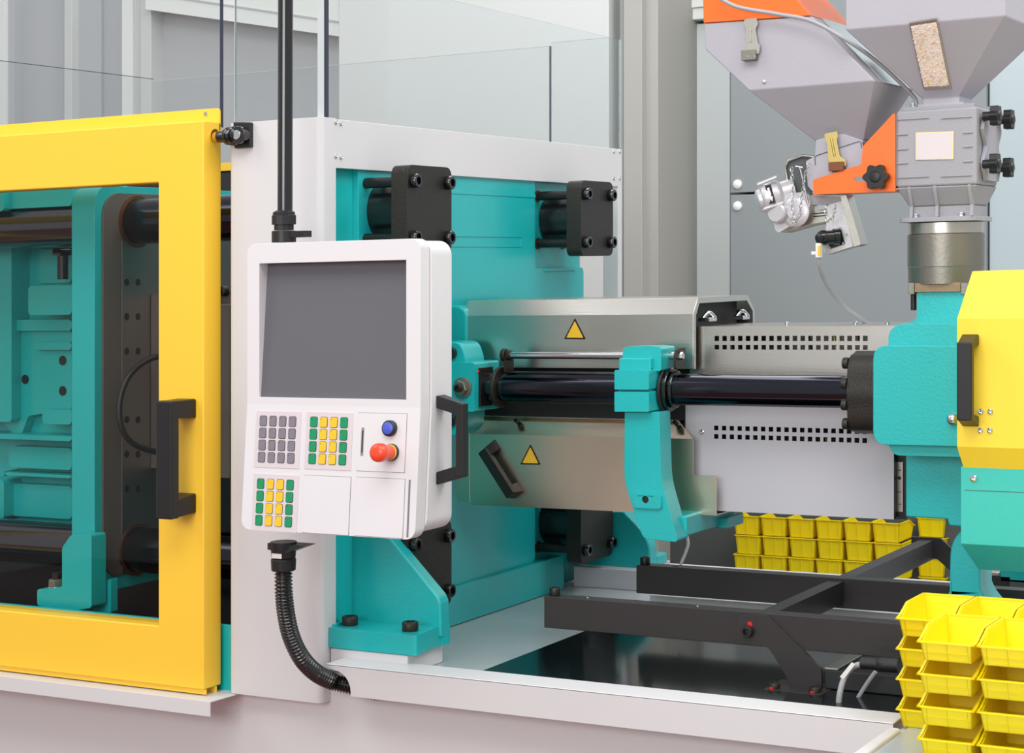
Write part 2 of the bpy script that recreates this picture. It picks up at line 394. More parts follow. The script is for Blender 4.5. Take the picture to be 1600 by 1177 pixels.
pane('guard_glass', [[(g0, wtop - .002), (e1.y, wtop - .002), (e1.y, e1.z), (g0, e1.z + (g0 - e1.y) * (e0.z - e1.z) / (e0.y - e1.y))]], inu(UF - .018), .006,
     'large clear guard pane standing on the white top beam',
     [(G().box(UF - .018, UF - .012, e1.y, e1.y + .004, wtop, e1.z), 'glass_edge')])
f0 = at(240, 120, v=4.96); f1 = at(530, 100, v=4.96); f2 = at(858, 72, v=4.96)
pane('guard_glass', [[(f0.x, .30), (f2.x, .30), (f2.x, f2.z), (f0.x, f2.z)]], inv(4.962), .006, 'long clear rear guard pane on the far side of the machine',
     [(G().box(f0.x, f2.x, 4.9619, 4.9681, f2.z, f2.z + .0012), 'glass_edge'), (G().box(f2.x, f2.x + .003, 4.961, 4.969, .30, f2.z), 'glass_edge_dark')])
pane('guard_glass', [[(f2.x + .006, .30), (UF - .03, .30), (UF - .03, f2.z + .01), (f2.x + .006, f2.z + .01)]], inv(4.962), .006, 'small clear corner guard pane beside the far post',
     [(G().box(f2.x + .006, UF - .03, 4.9619, 4.9681, f2.z + .01, f2.z + .0112), 'glass_edge')])
q1 = at(238, 124, v=4.95); 
pane('guard_glass', [[(3.9, .30), (4.95, .30), (4.95, q1.z), (3.9, q1.z)]], inu(q1.x), .006, 'clear guard pane across the machine at the left end',
     [(G().box(q1.x, q1.x + .006, 3.9, 4.95, q1.z, q1.z + .0015), 'glass_edge_dark')])

# ================================================================== SLIDING SAFETY DOOR
VD = 3.385
dr = empty('safety_door', (at(318, 900, v=VD).x, VD, -.95), 'big yellow sliding safety door with a window at the left', 'machine door')
dR = at(318, 600, v=VD).x; dT = at(318, 188, v=VD).z; dB = at(318, 1079, v=VD).z
oR = at(247, 600, v=VD).x; oT = at(247, 285.5, v=VD).z; oB = at(247, 978, v=VD).z
dL = dR - 1.35; oL = dL + .12
VDB = at(346, 600, u=dR).y
obj('door_frame', G().solid([[(dL, dB), (dR, dB), (dR, dT), (dL, dT)], [(oL, oB), (oR, oB), (oR, oT), (oL, oT)]], inv(VD), 0, VDB - VD), 'yellow', dr, bevel=.004, seg=3)
obj('window_pane', G().box(oL - .01, oR + .01, VD + .03, VD + .034, oB - .01, oT + .01), 'door_glass', dr)
t1 = at(340, 169.5, v=VDB).z
obj('top_strip', G().solid([rpoly([(dL, dT - .02), (dR + .0, dT - .02), (dR + .0, t1), (dL, t1)], [0, 0, .01, 0])], inv(VDB - .008), 0, .006), 'yellow', dr, bevel=.001)
obj('bottom_runner', G().box(dL, dR + .0, VD + .008, VD + .012, dB - .012, dB), 'yellow', dr)
obj('bottom_runner', G().box(dL, dR + .0, VDB - .02, VDB - .016, dB - .018, dB), 'yellow', dr, bevel=.001)
p = at(322, 178, v=VDB - .008); obj('screw', G().lathe(p, (0, -1, 0), [(0, .006), (.003, .005), (.003, .002)], 12), 'chrome', dr)
obj('glass_panel', G().box(dL, dR - .004, VDB - .001, VDB + .005, t1 - .03, H), 'guard_glass', dr)
obj('glass_edge', G().box(dR - .004, dR + .001, VDB - .001, VDB + .006, t1 - .045, H), 'glass_edge_dark', dr)
hp = at(336, 212, u=dR); obj('roller_hole', G().cyl(hp - Vector((.02, 0, 0)), hp + Vector((.0012, 0, 0)), .0155, 24), 'bronze', dr)
# handle: wedge arms + grip
hv = VD
hy = .085
gl0 = at(243, 720, v=hv - hy).x; gl1 = at(268, 720, v=hv - hy).x
ht = at(255, 627, v=hv - hy).z; hb = at(255, 812, v=hv - hy).z
m0 = at(278, 700, v=hv).x; m1 = at(307, 700, v=hv).x
g = G(); g.box(gl0, gl1, hv - hy, hv - hy + .028, hb, ht)
def hexbox(g, a, b):
    """hexahedron between two quads"""
    g.faces(list(a) + list(b), [(0, 1, 2, 3), (7, 6, 5, 4), (0, 4, 5, 1), (1, 5, 6, 2), (2, 6, 7, 3), (3, 7, 4, 0)])
mt_ = at(290, 614, v=hv).z; mt2 = at(290, 650, v=hv).z
hexbox(g, [(gl0 + .001, hv - hy + .003, ht - .001), (gl1, hv - hy + .003, ht - .001), (gl1, hv - hy + .01, ht - .04), (gl0, hv - hy + .01, ht - .04)], [(m0, hv, ht + .0), (m1, hv, ht + .0), (m1, hv, ht - .045), (m0, hv, ht - .045)])
hexbox(g, [(gl0 + .001, hv - hy + .003, hb + .04), (gl1, hv - hy + .003, hb + .04), (gl1, hv - hy + .003, hb + .001), (gl0 + .001, hv - hy + .003, hb + .001)], [(m0, hv, hb + .052), (m1, hv, hb + .052), (m1, hv, hb + .006), (m0, hv, hb + .006)])
obj('handle', g, 'black', dr, bevel=.004, seg=3)
# door track lip
lp = G(); wl = at(325, 1096, v=3.355).z
lip = empty('door_track', (-3.2, 3.36, wl - .03), 'white folded metal track running under the yellow sliding door', 'door track')
lr = at(329, 1096, v=3.355).x
obj('track_top', G().solid([[(-4.6, 3.355), (lr, 3.355), (at(362, 1089, v=3.42).x, 3.475), (-4.6, 3.475)]], inw(wl), -.003, 0), 'white', lip, bevel=.001)
obj('track_front', G().box(-4.6, lr, 3.353, 3.356, at(325, 1120, v=3.355).z, wl), 'white', lip, bevel=.001)
# roller stop on the column
rs = empty('roller_stop', at(378, 212, v=VF), 'black ribbed roller bumper bolted at the top left of the white column', 'bumper')
bl = [at(364, 191, v=VF - .012), at(391, 191, v=VF - .012), at(391, 230, v=VF - .012), at(366, 232, v=VF - .012)]
obj('block', G().prism([(q.x, q.y, q.z) for q in bl], (0, .0115, 0)), 'black', rs, bevel=.002)
c0 = at(372, 211, v=VF - .03)
obj('pivot_lug', G().cyl(c0 + Vector((0, .02, 0)), c0 + Vector((0, -.004, 0)), .021, 28), 'black_gloss', rs, bevel=.002)
obj('pin', G().cyl(c0, c0 + Vector((0, -.007, 0)), .011, 20), 'chrome', rs, bevel=.001)
prof = [(0, .014), (.004, .021), (.010, .022), (.012, .018), (.016, .018), (.018, .022), (.024, .022), (.026, .018), (.030, .018), (.032, .021), (.038, .02), (.040, .014), (.062, .014)]
obj('ribbed_roller', G().lathe(c0 + Vector((-.004, .012, 0)), (-1, .02, 0), prof, 28), 'black_gloss', rs)
obj('tip', G().lathe(c0 + Vector((-.066, .014, 0)), (-1, 0, 0), [(0, .0125), (.012, .0125), (.014, .010)], 24), 'brass', rs)

# ================================================================== CONTROL PANEL
VP = 3.19
cp = empty('control_panel', (at(520, 850, v=VP).x, VP + .05, at(500, 850, v=VP).z), 'white operator control panel with grey screen, keypads and red stop button', 'control panel')
pl = at(386, 400, v=VP).x; pr = at(657, 400, v=VP).x
ptop = at(520, 377, v=VP).z; hk = at(520, 634, v=VP).z; tilt = math.radians(4.6)
pbot = .600            # total height
hkink = ptop - hk
def pan_map(x, h, d):
    """h = distance down the front from the top, d = distance behind the front skin"""
    if h <= hkink: return Vector((x, VP + d, ptop - h))
    k = h - hkink; return Vector((x, VP + d - math.sin(tilt) * k, hk - math.cos(tilt) * k - math.sin(tilt) * d * 0))
S = lambda px, py: (at(px, py, v=VP).x, ptop - at(px, py, v=VP).z)
sx0, sy0 = S(405, 412); sx1, sy1 = S(634.5, 625)
rr_ = .022
up = rrect(pl, pr, 0, hkink, (rr_, rr_, 0, 0)); 
PH = pbot + .012
lo_ = rrect(pl, pr, hkink, PH, (0, 0, rr_, rr_))
g = G().solid([up, [(sx0, sy0), (sx1, sy0), (sx1, sy1), (sx0, sy1)]], pan_map, 0, .034).solid([lo_], pan_map, 0, .034)
bmesh.ops.remove_doubles(g.bm, verts=g.bm.verts, dist=1e-5)
obj('bezel', g, 'panel_white', cp, bevel=.004, seg=3)
e = .004
up2 = rrect(pl + e, pr + e, .004, hkink, (rr_, .03, 0, 0)); lo2 = rrect(pl + e, pr + e, hkink, PH - .008, (0, 0, .03, rr_))
def map2(x, h, d): 
    q = pan_map(x, h, d)
    if d > .08: q.y = VP + d
    return q
g = G().solid([up2], map2, .036, .115).solid([lo2], map2, .036, .115)
bmesh.ops.remove_doubles(g.bm, verts=g.bm.verts, dist=1e-5)
obj('rear_housing', g, 'panel_white', cp, bevel=.005, seg=3)
# screen, deeper at the top
sd0, sd1 = .030, .006
obj('screen', G().faces([pan_map(sx0, sy0, sd0), pan_map(sx1, sy0, sd0), pan_map(sx1, sy1, sd1), pan_map(sx0, sy1, sd1), pan_map(sx0, sy0, .036), pan_map(sx1, sy0, .036), pan_map(sx1, sy1, .036), pan_map(sx0, sy1, .036)],
    [(0, 1, 2, 3), (7, 6, 5, 4), (0, 4, 5, 1), (1, 5, 6, 2), (2, 6, 7, 3), (3, 7, 4, 0)]), 'screen', cp)
def T(px, py):
    """frame position -> (x, h) on the tilted lower face"""
    x = (px - 800) / F; y = (py - YH) / F; ku = CY * x - SY; kv = SY * x + CY; kw = -y - SHEAR_U * ku - SHEAR_V * kv
    n = Vector((0, -math.cos(tilt), math.sin(tilt))); p0 = Vector((0, VP, hk)); d = Vector((ku, kv, kw))
    q = d * (p0.dot(n) / d.dot(n)); return q.x, hkink + (hk - q.z) / math.cos(tilt)
def padrect(a, b, c, d):
    q = [T(*p) for p in (a, b, c, d)]; xs = sorted(p[0] for p in q); hs = sorted(p[1] for p in q)
    return (xs[0] + xs[1]) / 2, (xs[2] + xs[3]) / 2, (hs[0] + hs[1]) / 2, (hs[2] + hs[3]) / 2
nrm = Vector((0, -math.cos(tilt), math.sin(tilt)))
def keypad(rect, colours, label):
    x0, x1, h0, h1 = rect
    k = obj('keypad', G().solid([rrect(x0, x1, h0, h1, .0015)], pan_map, -.0012, .001), 'keypad_face', cp, label=label, bevel=.0005)
    sx, sh = (x1 - x0), (h1 - h0)
    kw_, kh_ = .0175, .0205
    proto = {}
    for r in range(4):
        for c in range(4):
            cx = x0 + sx * (.165 + .2165 * c); ch = h0 + sh * (.175 + .215 * r)
            col = colours[c]
            g = G().solid([rrect(cx - kw_ / 2, cx + kw_ / 2, ch - kh_ / 2, ch + kh_ / 2, .003, 3)], pan_map, -.0028, -.0012)
            obj('key', g, col, k, bevel=.0006)
            # dark surround printed round each key
    g = G()
    for r in range(4):
        for c in range(4):
            cx = x0 + sx * (.165 + .2165 * c); ch = h0 + sh * (.175 + .215 * r)
            g.solid([rrect(cx - kw_ / 2 - .001, cx + kw_ / 2 + .001, ch - kh_ / 2 - .001, ch + kh_ / 2 + .001, .0038, 3)], pan_map, -.0016, -.001)
    obj('key_outline', g, 'key_edge', k, kind='stuff')
    g = G()
    for r in range(4):
        for c in range(4):
            cx = x0 + sx * (.165 + .2165 * c) - .0052; ch = h0 + sh * (.175 + .215 * r) - .0065
            g.solid([circ(cx, ch, .0009, 8)], pan_map, -.0031, -.0027)
    obj('key_lamp', g, 'print_black', k, kind='stuff')
keypad(padrect((401, 642), (471.2, 643.8), (467.6, 732.5), (397.3, 730)), ['key_grey'] * 4, 'keypad of sixteen grey keys')
GY = ['key_green', 'key_yellow', 'key_yellow', 'key_green']
keypad(padrect((479.6, 643.3), (552.5, 645.4), (548.4, 735), (476, 733)), GY, 'green and yellow keypad beside the red button')
keypad(padrect((396.8, 740.2), (467.6, 742.7), (463.8, 832.4), (393, 828.6)), GY, 'green and yellow keypad at the lower left corner')
for rc in (((561, 645.4), (636, 646.5), (632.5, 739), (558, 735)), ((475.8, 742.7), (548.4, 745.8), (544.8, 836.5), (472.4, 832)), ((558, 746), (633, 748.8), (629.4, 841), (554, 837))):
    x0, x1, h0, h1 = padrect(*rc)
    q = obj('blank_plate', G().solid([rrect(x0, x1, h0, h1, .001)], pan_map, -.0014, .001), 'panel_white', cp, bevel=.0005)
    obj('joint', G().solid([[(x0 - .0006, h0 - .0006), (x1 + .0006, h0 - .0006), (x1 + .0006, h1 + .0006), (x0 - .0006, h1 + .0006)]], pan_map, -.0003, .001), 'key_edge', q)
a = T(640.5, 750); b = T(638, 840)
obj('slot', G().solid([[(a[0] - .0022, a[1]), (a[0] + .0022, a[1]), (a[0] + .0022, b[1]), (a[0] - .0022, b[1])]], pan_map, -.0006, .001), 'key_grey', cp)
a = T(568, 668); b = T(566.5, 712)
sl = obj('card_slot', G().solid([rrect(a[0] - .0032, a[0] + .0032, a[1], b[1], .001)], pan_map, -.0022, .001), 'galv', cp)
obj('opening', G().solid([rrect(a[0] - .0012, a[0] + .0012, a[1] + .006, b[1] - .006, .0005)], pan_map, -.0026, .001), 'print_black', sl)
# blue button
x, h = T(611, 669.5); q = pan_map(x, h, 0)
bb = obj('blue_button', G().lathe(q, nrm, [(0, .0165), (.010, .0165), (.012, .0145), (.0125, .0125)], 32), 'black', cp)
obj('button_cap', G().lathe(q, nrm, [(.006, .0125), (.0135, .0125), (.0145, .011)], 32), 'blue', bb)
x, h = T(613, 707); q = pan_map(x, h, 0)
es = obj('emergency_stop', G().lathe(q, nrm, [(0, .0175), (.008, .0175), (.009, .016)], 32), 'black', cp, label='red mushroom emergency stop button')
obj('warning_ring', G().lathe(q, nrm, [(.008, .0163), (.011, .0163), (.0115, .015)], 32), 'warn_yellow', es)
obj('mushroom_head', G().lathe(q, nrm, [(.010, .0148), (.028, .0145), (.034, .016), (.040, .0188), (.050, .0195), (.056, .0185), (.060, .014), (.0615, .007)], 36), 'red', es)
# side handle of the panel
hu = pr + e; hvv = VP + .075
w1_, w2_ = at(688, 626, v=hvv).z, at(688, 747, v=hvv).z
gr = at(720, 690, v=hvv - .02).x
g = G(); g.box(gr - .008, gr + .010, hvv - .028, hvv - .006, at(720, 745, v=hvv - .02).z, at(720, 631, v=hvv - .02).z)
wa_, wb_ = at(720, 631, v=hvv - .02).z, at(720, 745, v=hvv - .02).z
hexbox(g, [(hu, hvv - .022, w1_ + .012), (hu, hvv + .012, w1_ + .012), (hu, hvv + .012, w1_ - .014), (hu, hvv - .022, w1_ - .014)], [(gr + .01, hvv - .028, wa_), (gr + .01, hvv - .006, wa_), (gr - .008, hvv - .006, wa_ - .022), (gr - .008, hvv - .028, wa_ - .022)])
hexbox(g, [(hu, hvv - .022, w2_ + .014), (hu, hvv + .012, w2_ + .014), (hu, hvv + .012, w2_ - .012), (hu, hvv - .022, w2_ - .012)], [(gr - .008, hvv - .028, wb_ + .022), (gr - .008, hvv - .006, wb_ + .022), (gr + .01, hvv - .006, wb_), (gr + .01, hvv - .028, wb_)])
obj('side_handle', g, 'black', cp, bevel=.002)
# ---- pole holding it
vp = VP + .075
pc = at(447, 200, v=vp)
po = empty('support_pole', (pc.x, vp, at(440, 378, v=vp).z), 'black vertical pole coming down to the top of the control panel', 'pole')
z_ = lambda py: at(440, py, v=vp).z
obj('tube', G().cyl((pc.x - .003, vp, z_(332)), (pc.x, vp, H + .1), .0165, 32), 'black_gloss', po)
cx = pc.x - .006
obj('gland_nut', G().lathe((cx, vp, z_(360)), (0, 0, 1), [(0, .0215), (.012, .0215), (.0125, .0265), (.032, .0265), (.034, .024), (.038, .0245), (.0405, .022), (.043, .017)], 12), 'rubber', po, smooth=20)
obj('clamp_ring', G().cyl((cx, vp, z_(379)), (cx, vp, z_(361)), .0265, 32, c=.001), 'black', po)
obj('clamp_arm', G().box(cx, cx + .066, vp - .012, vp + .012, z_(372), z_(362)), 'black', po, bevel=.001)
p = Vector((cx + .047, vp - .012, z_(367))); obj('bolt', G().lathe(p, (0, -1, 0), [(0, .0035), (.001, .0035), (.001, .0015)], 12), 'black_gloss', po)
# ---- corrugated hose
hs = empty('corrugated_hose', at(443, 860, v=vp), 'black corrugated hose curving from the control panel down into the sill', 'hose')
cz = lambda py: at(443, py, v=vp - .02).z
hx = at(443, 860, v=vp - .02).x; hv_ = vp - .02
obj('bracket', G().prism([(hx - .028, hv_ - .02, cz(848)), (hx + .065, hv_ - .01, cz(850)), (hx + .02, hv_ - .02, cz(862)), (hx - .028, hv_ - .02, cz(858))], (0, .04, 0)), 'rubber', hs)
obj('collar', G().lathe((hx, hv_, cz(871)), (0, 0, 1), [(0, .026), (.012, .027), (.028, .029), (.034, .029)], 32), 'rubber', hs)
g = G(); n = 48
prof = []
g.lathe((hx, hv_, cz(892)), (0, 0, 1), [(0, .024), (.002, .0265), (.024, .0275), (.027, .026)], 24)
obj('ribbed_nut', g, 'rubber', hs, smooth=10)
obj('label_band', G().solid([[(hx - .010, cz(870)), (hx + .016, cz(870)), (hx + .016, cz(862.5)), (hx - .010, cz(862.5))]], inv(hv_ - .0288), 0, .001), 'print_white', hs)
pth = [(443, 888, hv_), (443.5, 925, hv_), (447, 960, hv_ + .01), (455, 995, hv_ + .03), (471, 1028, hv_ + .06), (493, 1051, hv_ + .11), (520, 1065, hv_ + .16), (552, 1073, hv_ + .185), (590, 1082, hv_ + .22)]
pts = [at(a, b, v=c) for a, b, c in pth]
obj('hose', G().tube(pts, lambda t: .0182 + .0019 * math.copysign(abs(math.sin(t * math.pi * 116)) ** .6, math.sin(t * math.pi * 116)) , 24, 50), 'black_gloss', hs, smooth=60)

# ================================================================== FIXED PLATEN
UP = -2.462; UR = -2.478
fp = empty('fixed_platen', (-2.58, 4.1, DECK), 'big teal cast fixed platen standing inside the white portal frame', 'platen')
pT = at(700, 262, u=UP).z + .06; pN = 3.50; pE = at(913, 400, u=UP).y
rcL = at(836, 800, u=UP).y; rcTop = at(840, 419, u=UP).z; led = at(835, 878, u=UP).z
body = rrect(pN, pE, DECK + .004, pT, .02)
obj('back_plate', G().solid([body], inu(-2.70), 0, UR + 2.70), 'teal', fp, bevel=.004)
nn = at(560, 500, u=UP).y; wlow = at(836, 770, u=UP).z
slab = [(nn, pT - .045), (rcL, pT - .045), (rcL, rcTop), (pE - .004, rcTop), (pE - .004, wlow), (rcL, wlow), (rcL, led), (pN + .005, led), (pN + .005, -.50), (nn, -.50)]
obj('raised_face', G().solid([rpoly(slab[::-1], .018)], inu(UR), 0, UP - UR), 'teal', fp, bevel=.008, seg=3)
bE = at(880, 900, u=UP + .015).y
obj('foot_block', G().solid([rpoly([(pN - .02, DECK + .002), (bE, DECK + .002), (bE, led - .0), (pN - .02, led - .0)], [0, .015, .02, 0])], inu(UR), 0, UP + .018 - UR), 'teal', fp, bevel=.004)
# small raised rib lines on the face
for a, b, c, d in ((700, 367, 815, 386), (700, 297, 836, 309)):
    q1, q2 = at(a, b, u=UP), at(c, d, u=UP)
    zb_, zt_ = (q2.z, q1.z) if b > 350 else (q2.z, q2.z + .008)
    lo_2 = [rrect(q1.y - .1, q2.y, zb_, zt_, .003)]
    if b > 350: lo_2.append(rrect(q1.y - .096, q2.y - .004, zb_ + .004, zt_ - .004, .002)[::-1])
    obj('rib', G().solid(lo_2, inu(UP - .002), 0, .004), 'teal', fp, bevel=.0012)
q1, q2 = at(850, 416, u=UP), at(898, 424, u=UP)
obj('rib', G().box(UP - .002, UP + .004, q1.y, q2.y, q2.z, q2.z + .01), 'teal', fp, bevel=.003)
# near foot with gusset
vG = 3.575; vT = 3.465; ugE = at(689, 960, v=vG).x; fpb = at(655, 1026, v=vT).z; fpt = at(600, 989, v=vT).z
gus = uw([(530, 800), (556, 800), (596, 858), (626, 862), (684, 936), (690, 942), (690, 1000), (530, 1000)], vG)
gus = [(UP - .004, fpb + .02), (UP - .004, at(560, 760, v=vG).z)] + uw([(575, 800), (626, 862), (684, 932), (688, 942), (689, 975)], vG) + [(ugE, fpb + .02)]
obj('gusset', G().solid([rpoly(gus, [0, 0, 0, .01, .02, .01, .02, 0])], inv(vG), 0, .04), 'teal', fp, bevel=.006, seg=3)
uF0 = at(500, 1000, v=vT).x; uF1 = at(650, 1000, v=vT).x
obj('foot', G().solid([rpoly([(UF + .001, vT), (uF1, vT), (ugE - .008, vG), (ugE, vG + .03), (ugE, vG + .04), (UF + .001, vG + .04)], [0, .01, .02, .01, 0, 0])], inw(fpb), 0, fpt - fpb), 'teal', fp, bevel=.005, seg=3)
for px, py in ((547, 977), (641, 986)):
    p = at(px, py, w=fpt); 
    b_ = obj('foot_bolt', socket_bolt(G(), p, (0, 0, 1), .0185, .021), 'cast_black', fp)
# far foot + gusset
vG2 = 4.68
fw = at(1000, 880, v=vG2)
gus2 = uw([(885, 800), (975, 800), (1000, 826), (1015, 850), (1016, 892)], vG2)
gus2 = [(UP - .01, gus2[-1][1])] + [(UP - .01, gus2[0][1])] + gus2[1:]
obj('gusset', G().solid([rpoly(gus2, [0, 0, 0, .02, .02, 0])], inv(vG2), 0, .05), 'teal', fp, bevel=.006)
obj('foot', G().box(UP - .01, at(1034, 880, v=vG2 + .08).x, vG2 + .05, vG2 + .12, at(1000, 889, v=vG2).z, at(1000, 862, v=vG2 + .1).z), 'teal', fp, bevel=.006)
# lugs that carry the nozzle side (left of the cover)
vL = 3.93
lug = uw([(690, 478), (716, 478), (728, 486), (728, 560), (690, 560)], vL + .06)
obj('lug', G().solid([rpoly(lug, [0, .02, .02, 0, 0])], inv(vL + .06), 0, .08), 'teal', fp, bevel=.006)

# tie bar nuts
def nut(vc, wc, label, near=True):
    t = empty('tie_bar_nut', (UR, vc, wc - .1), label, 'clamp nut', 'black capped tie bar nuts on the platen')
    obj('nut_barrel', G().lathe((UR, vc, wc), (1, 0, 0), [(0, .066), (.004, .070), (-2.376 - UR, .070)], 44), 'nut_black', t)
    hv2, hw2 = .098, .103
    obj('cap_plate', G().solid([rrect(vc - hv2, vc + hv2, wc - hw2, wc + hw2, .022, 5)], inu(-2.375), 0, .045), 'cast_black', t, bevel=.003)
    for sv in (-1, 1):
        for sw in (-1, 1):
            p = Vector((-2.33, vc + sv * .075, wc + sw * .0655))
            b = obj('bolt_shank', G().cyl((UR + .002, p.y, p.z), (-2.376, p.y, p.z), .0125, 16), 'black', t)
            obj('bolt_head', socket_bolt(G(), p, (1, 0, 0), .0165, .017), 'black_gloss', b)
            obj('collar', G().ring((UR + .001, p.y, p.z), (1, 0, 0), .0126, .0165, .003, 20), 'bronze', b)
nut(3.705, .150, 'near upper tie bar nut with black square cap, above the control panel'); nut(4.572, .142, 'far upper tie bar nut with black square cap, beside the far post')
nut(3.705, -.693, 'near lower tie bar nut, half hidden behind the control panel and gusset'); nut(4.572, -.697, 'far lower tie bar nut under the stainless nozzle cover')

# ================================================================== CLAMP SIDE (behind the door)
VT = 3.705; TU, TL_ = .150, -.700
mp_u = at(150, 600, v=3.56).x
mpl = empty('moving_platen', (mp_u, 4.0, -.97), 'teal moving platen with machined steel face behind the door window', 'platen')
mu0 = at(110, 600, v=3.55).x
platT = at(130, 290, v=3.55).z; platB = at(150, 930, v=3.55).z
outer = rrect(3.555, 4.75, platB, platT, .05, 8)
obj('casting', G().solid([outer], inu(mu0), 0, mp_u - mu0), 'teal', mpl, bevel=.008, seg=3)
inner = rrect(3.58, 4.72, platB + .035, platT - .018, .06, 8)
fc = obj('steel_face', G().solid([inner], inu(mp_u), 0, .006), 'steel_plate', mpl, bevel=.001)
for wc in (TU, TL_):
    obj('bushing', G().ring((mp_u + .004, VT, wc), (1, 0, 0), .0595, .068, .008, 40), 'bronze', mpl)
ms = mp_u + .006
vv0 = at(189, 600, u=ms).y
obj('mounting_plate', G().box(ms + .0005, ms + .004, vv0, 4.5, platB + .04, at(189, 388, u=ms).z + .02), 'steel', mpl, bevel=.0006)
g = G()
for py in (441, 495, 549, 656, 710, 764):
    for px in (198, 215.5):
        p = at(px, py, u=ms + .004); g.cyl(p - Vector((.01, 0, 0)), p + Vector((.0006, 0, 0)), .009, 16)
        obj('bolt_hole', G().cyl(p - Vector((.003, 0, 0)), p + Vector((.0007, 0, 0)), .0092, 16), 'print_black', mpl)
g.bm.free()
# T-slot groove between plate and mould half
p1 = at(229, 460, u=ms + .004)
mh = empty('mould_half', at(240, 760, u=ms + .03), 'steel mould block clamped on the moving platen beside the door stile', 'mould')
m1_ = at(235, 460, u=ms + .0045); m2_ = at(235, 732, u=ms + .0045)
obj('block', G().box(ms + .0045, ms + .12, m1_.y, 4.5, m2_.z, m1_.z), 'steel', mh, bevel=.002)
obj('back_block', G().box(ms + .1205, ms + .25, m1_.y + .02, 4.45, m2_.z - .02, m1_.z - .03), 'steel_plate', mh, bevel=.002)
# platen shoe
foot = uw([(58, 921), (97, 918), (97, 856), (111, 836), (143, 836), (143, 950), (104, 956), (58, 946)], 3.50)
obj('shoe', G().solid([rpoly(foot, .008)], inv(3.50), 0, .052), 'teal', mpl, bevel=.008, seg=3)
foot = uw([(142, 915), (172, 905), (172, 958), (144, 961)], 3.56)
obj('shoe', G().solid([rpoly(foot, .004)], inv(3.563), 0, .025), 'teal', mpl, bevel=.004)
p = at(89, 920, v=3.525); pz = Vector((p.x, 3.525, at(78, 920, v=3.50).z))
nb = obj('shoe_bolt', G().cyl(pz, pz + Vector((0, 0, .036)), .011, 16), 'black', mpl)
obj('nut', hexa(G(), pz + Vector((0, 0, .003)), (0, 0, 1), .0215, .018), 'dull_steel', nb)
obj('washer', G().cyl(pz, pz + Vector((0, 0, .003)), .022, 24), 'chrome', nb)
# ribbed rear casting to the left
rc = empty('toggle_casting', (mu0 - .4, 4.0, -.97), 'ribbed teal casting behind the near tie bars, at the far left', 'casting')
vc_ = 3.86
def bx(x0, y0, x1, y1, d, m='teal', r=.012, nm='rib'):
    a = at(x0, y0, v=vc_ - d); b = at(x1, y1, v=vc_ - d)
    return obj(nm, G().solid([rrect(a.x, b.x, b.z, a.z, r)], inv(vc_ - d), 0, d + .02), m, rc, bevel=.008, seg=3)
lft = -300
a = at(-200, 306, v=vc_); b = at(112, 960, v=vc_)
obj('side_plate', G().box(-4.4, b.x + .05, vc_ + .02, vc_ + .5, at(50, 822, v=vc_).z, at(50, 312, v=vc_).z - .05), 'teal', rc, bevel=.006)
bx(lft, 308, 112, 322, .20, nm='top_flange'); bx(-300, 305, 6, 330, .22, nm='boss')
bx(lft, 388, 18, 660, .05); bx(44, 447, 112, 492, .09); bx(18, 500, 112, 517, .03); bx(58, 390, 112, 442, -.005)
g_ = rpoly(uw([(0, 535), (24, 517), (112, 517), (112, 640), (44, 650), (30, 690), (0, 655)], vc_ - .012), .01)
obj('web', G().solid([g_], inv(vc_ - .012), 0, .03), 'teal', rc, bevel=.006)
bx(53, 535, 112, 547, .03); bx(lft, 668, 112, 690, .06); bx(14, 697, 112, 735, .02); bx(lft, 735, 6, 812, .05); bx(6, 738, 112, 748, .04); bx(14, 755, 112, 812, .012)
bx(66, 640, 112, 664, .05)
for px, py in ((39.5, 593), (98, 563.5), (98, 611)):
    p = at(px, py, v=vc_ - .0125); obj('hole', G().cyl(p + Vector((0, .02, 0)), p - Vector((0, .0008, 0)), .0135, 20), 'print_black', rc)
# small black gauge post
p = at(98, 388, v=3.80); gp = empty('stop_rod', p, 'short black stop rod hanging under the upper tie bar', 'rod')
obj('head', hexa(G(), p - Vector((0, 0, .02)), (0, 0, 1), .028, .02), 'black_gloss', gp); obj('rod', G().cyl(p - Vector((0, 0, .085)), p - Vector((0, 0, .02)), .015, 20), 'black', gp)
# tie bars (four)
ub = UR - .002
def bar(v, w, r, lab):
    t = empty('tie_bar', (-3.6, v, w - r), lab, 'tie bar', 'thick chromed tie bars of the clamp')
    obj('bar', G().cyl((mp_u - .01, v, w), (ub, v, w), r, 48), 'black_chrome', t)
    obj('bar_rear', G().cyl((-4.6, v, w), (mp_u - .012, v, w), r - .001, 48), 'chrome_dark', t)
    obj('seal', G().lathe((mu0 - .03, v, w), (1, 0, 0), [(0, r + .001), (.002, r + .004), (.03, r + .004)], 44), 'rubber', t)
bar(VT, TU, .0585, 'near upper tie bar crossing the top of the door window'); bar(VT, TL_, .0585, 'near lower tie bar crossing the bottom of the door window')
bar(4.572, TU, .0585, 'far upper tie bar behind the moving platen'); bar(4.572, TL_, .0585, 'far lower tie bar behind the moving platen')
# hydraulic hose loop in front of the platen
hl = [at(260, 556, u=ms + .10), at(240, 559, u=ms + .08), at(218, 571, u=ms + .06), at(198, 594, u=ms + .05), at(187, 630, u=ms + .045), at(190, 668, u=ms + .05), at(208, 693, u=ms + .06), at(240, 705, u=ms + .08), at(262, 707, u=ms + .1)]
obj('looped_hose', G().tube(hl, .0078, 14, 8), 'rubber', label='black hose looping in front of the steel platen face', cat='hose')
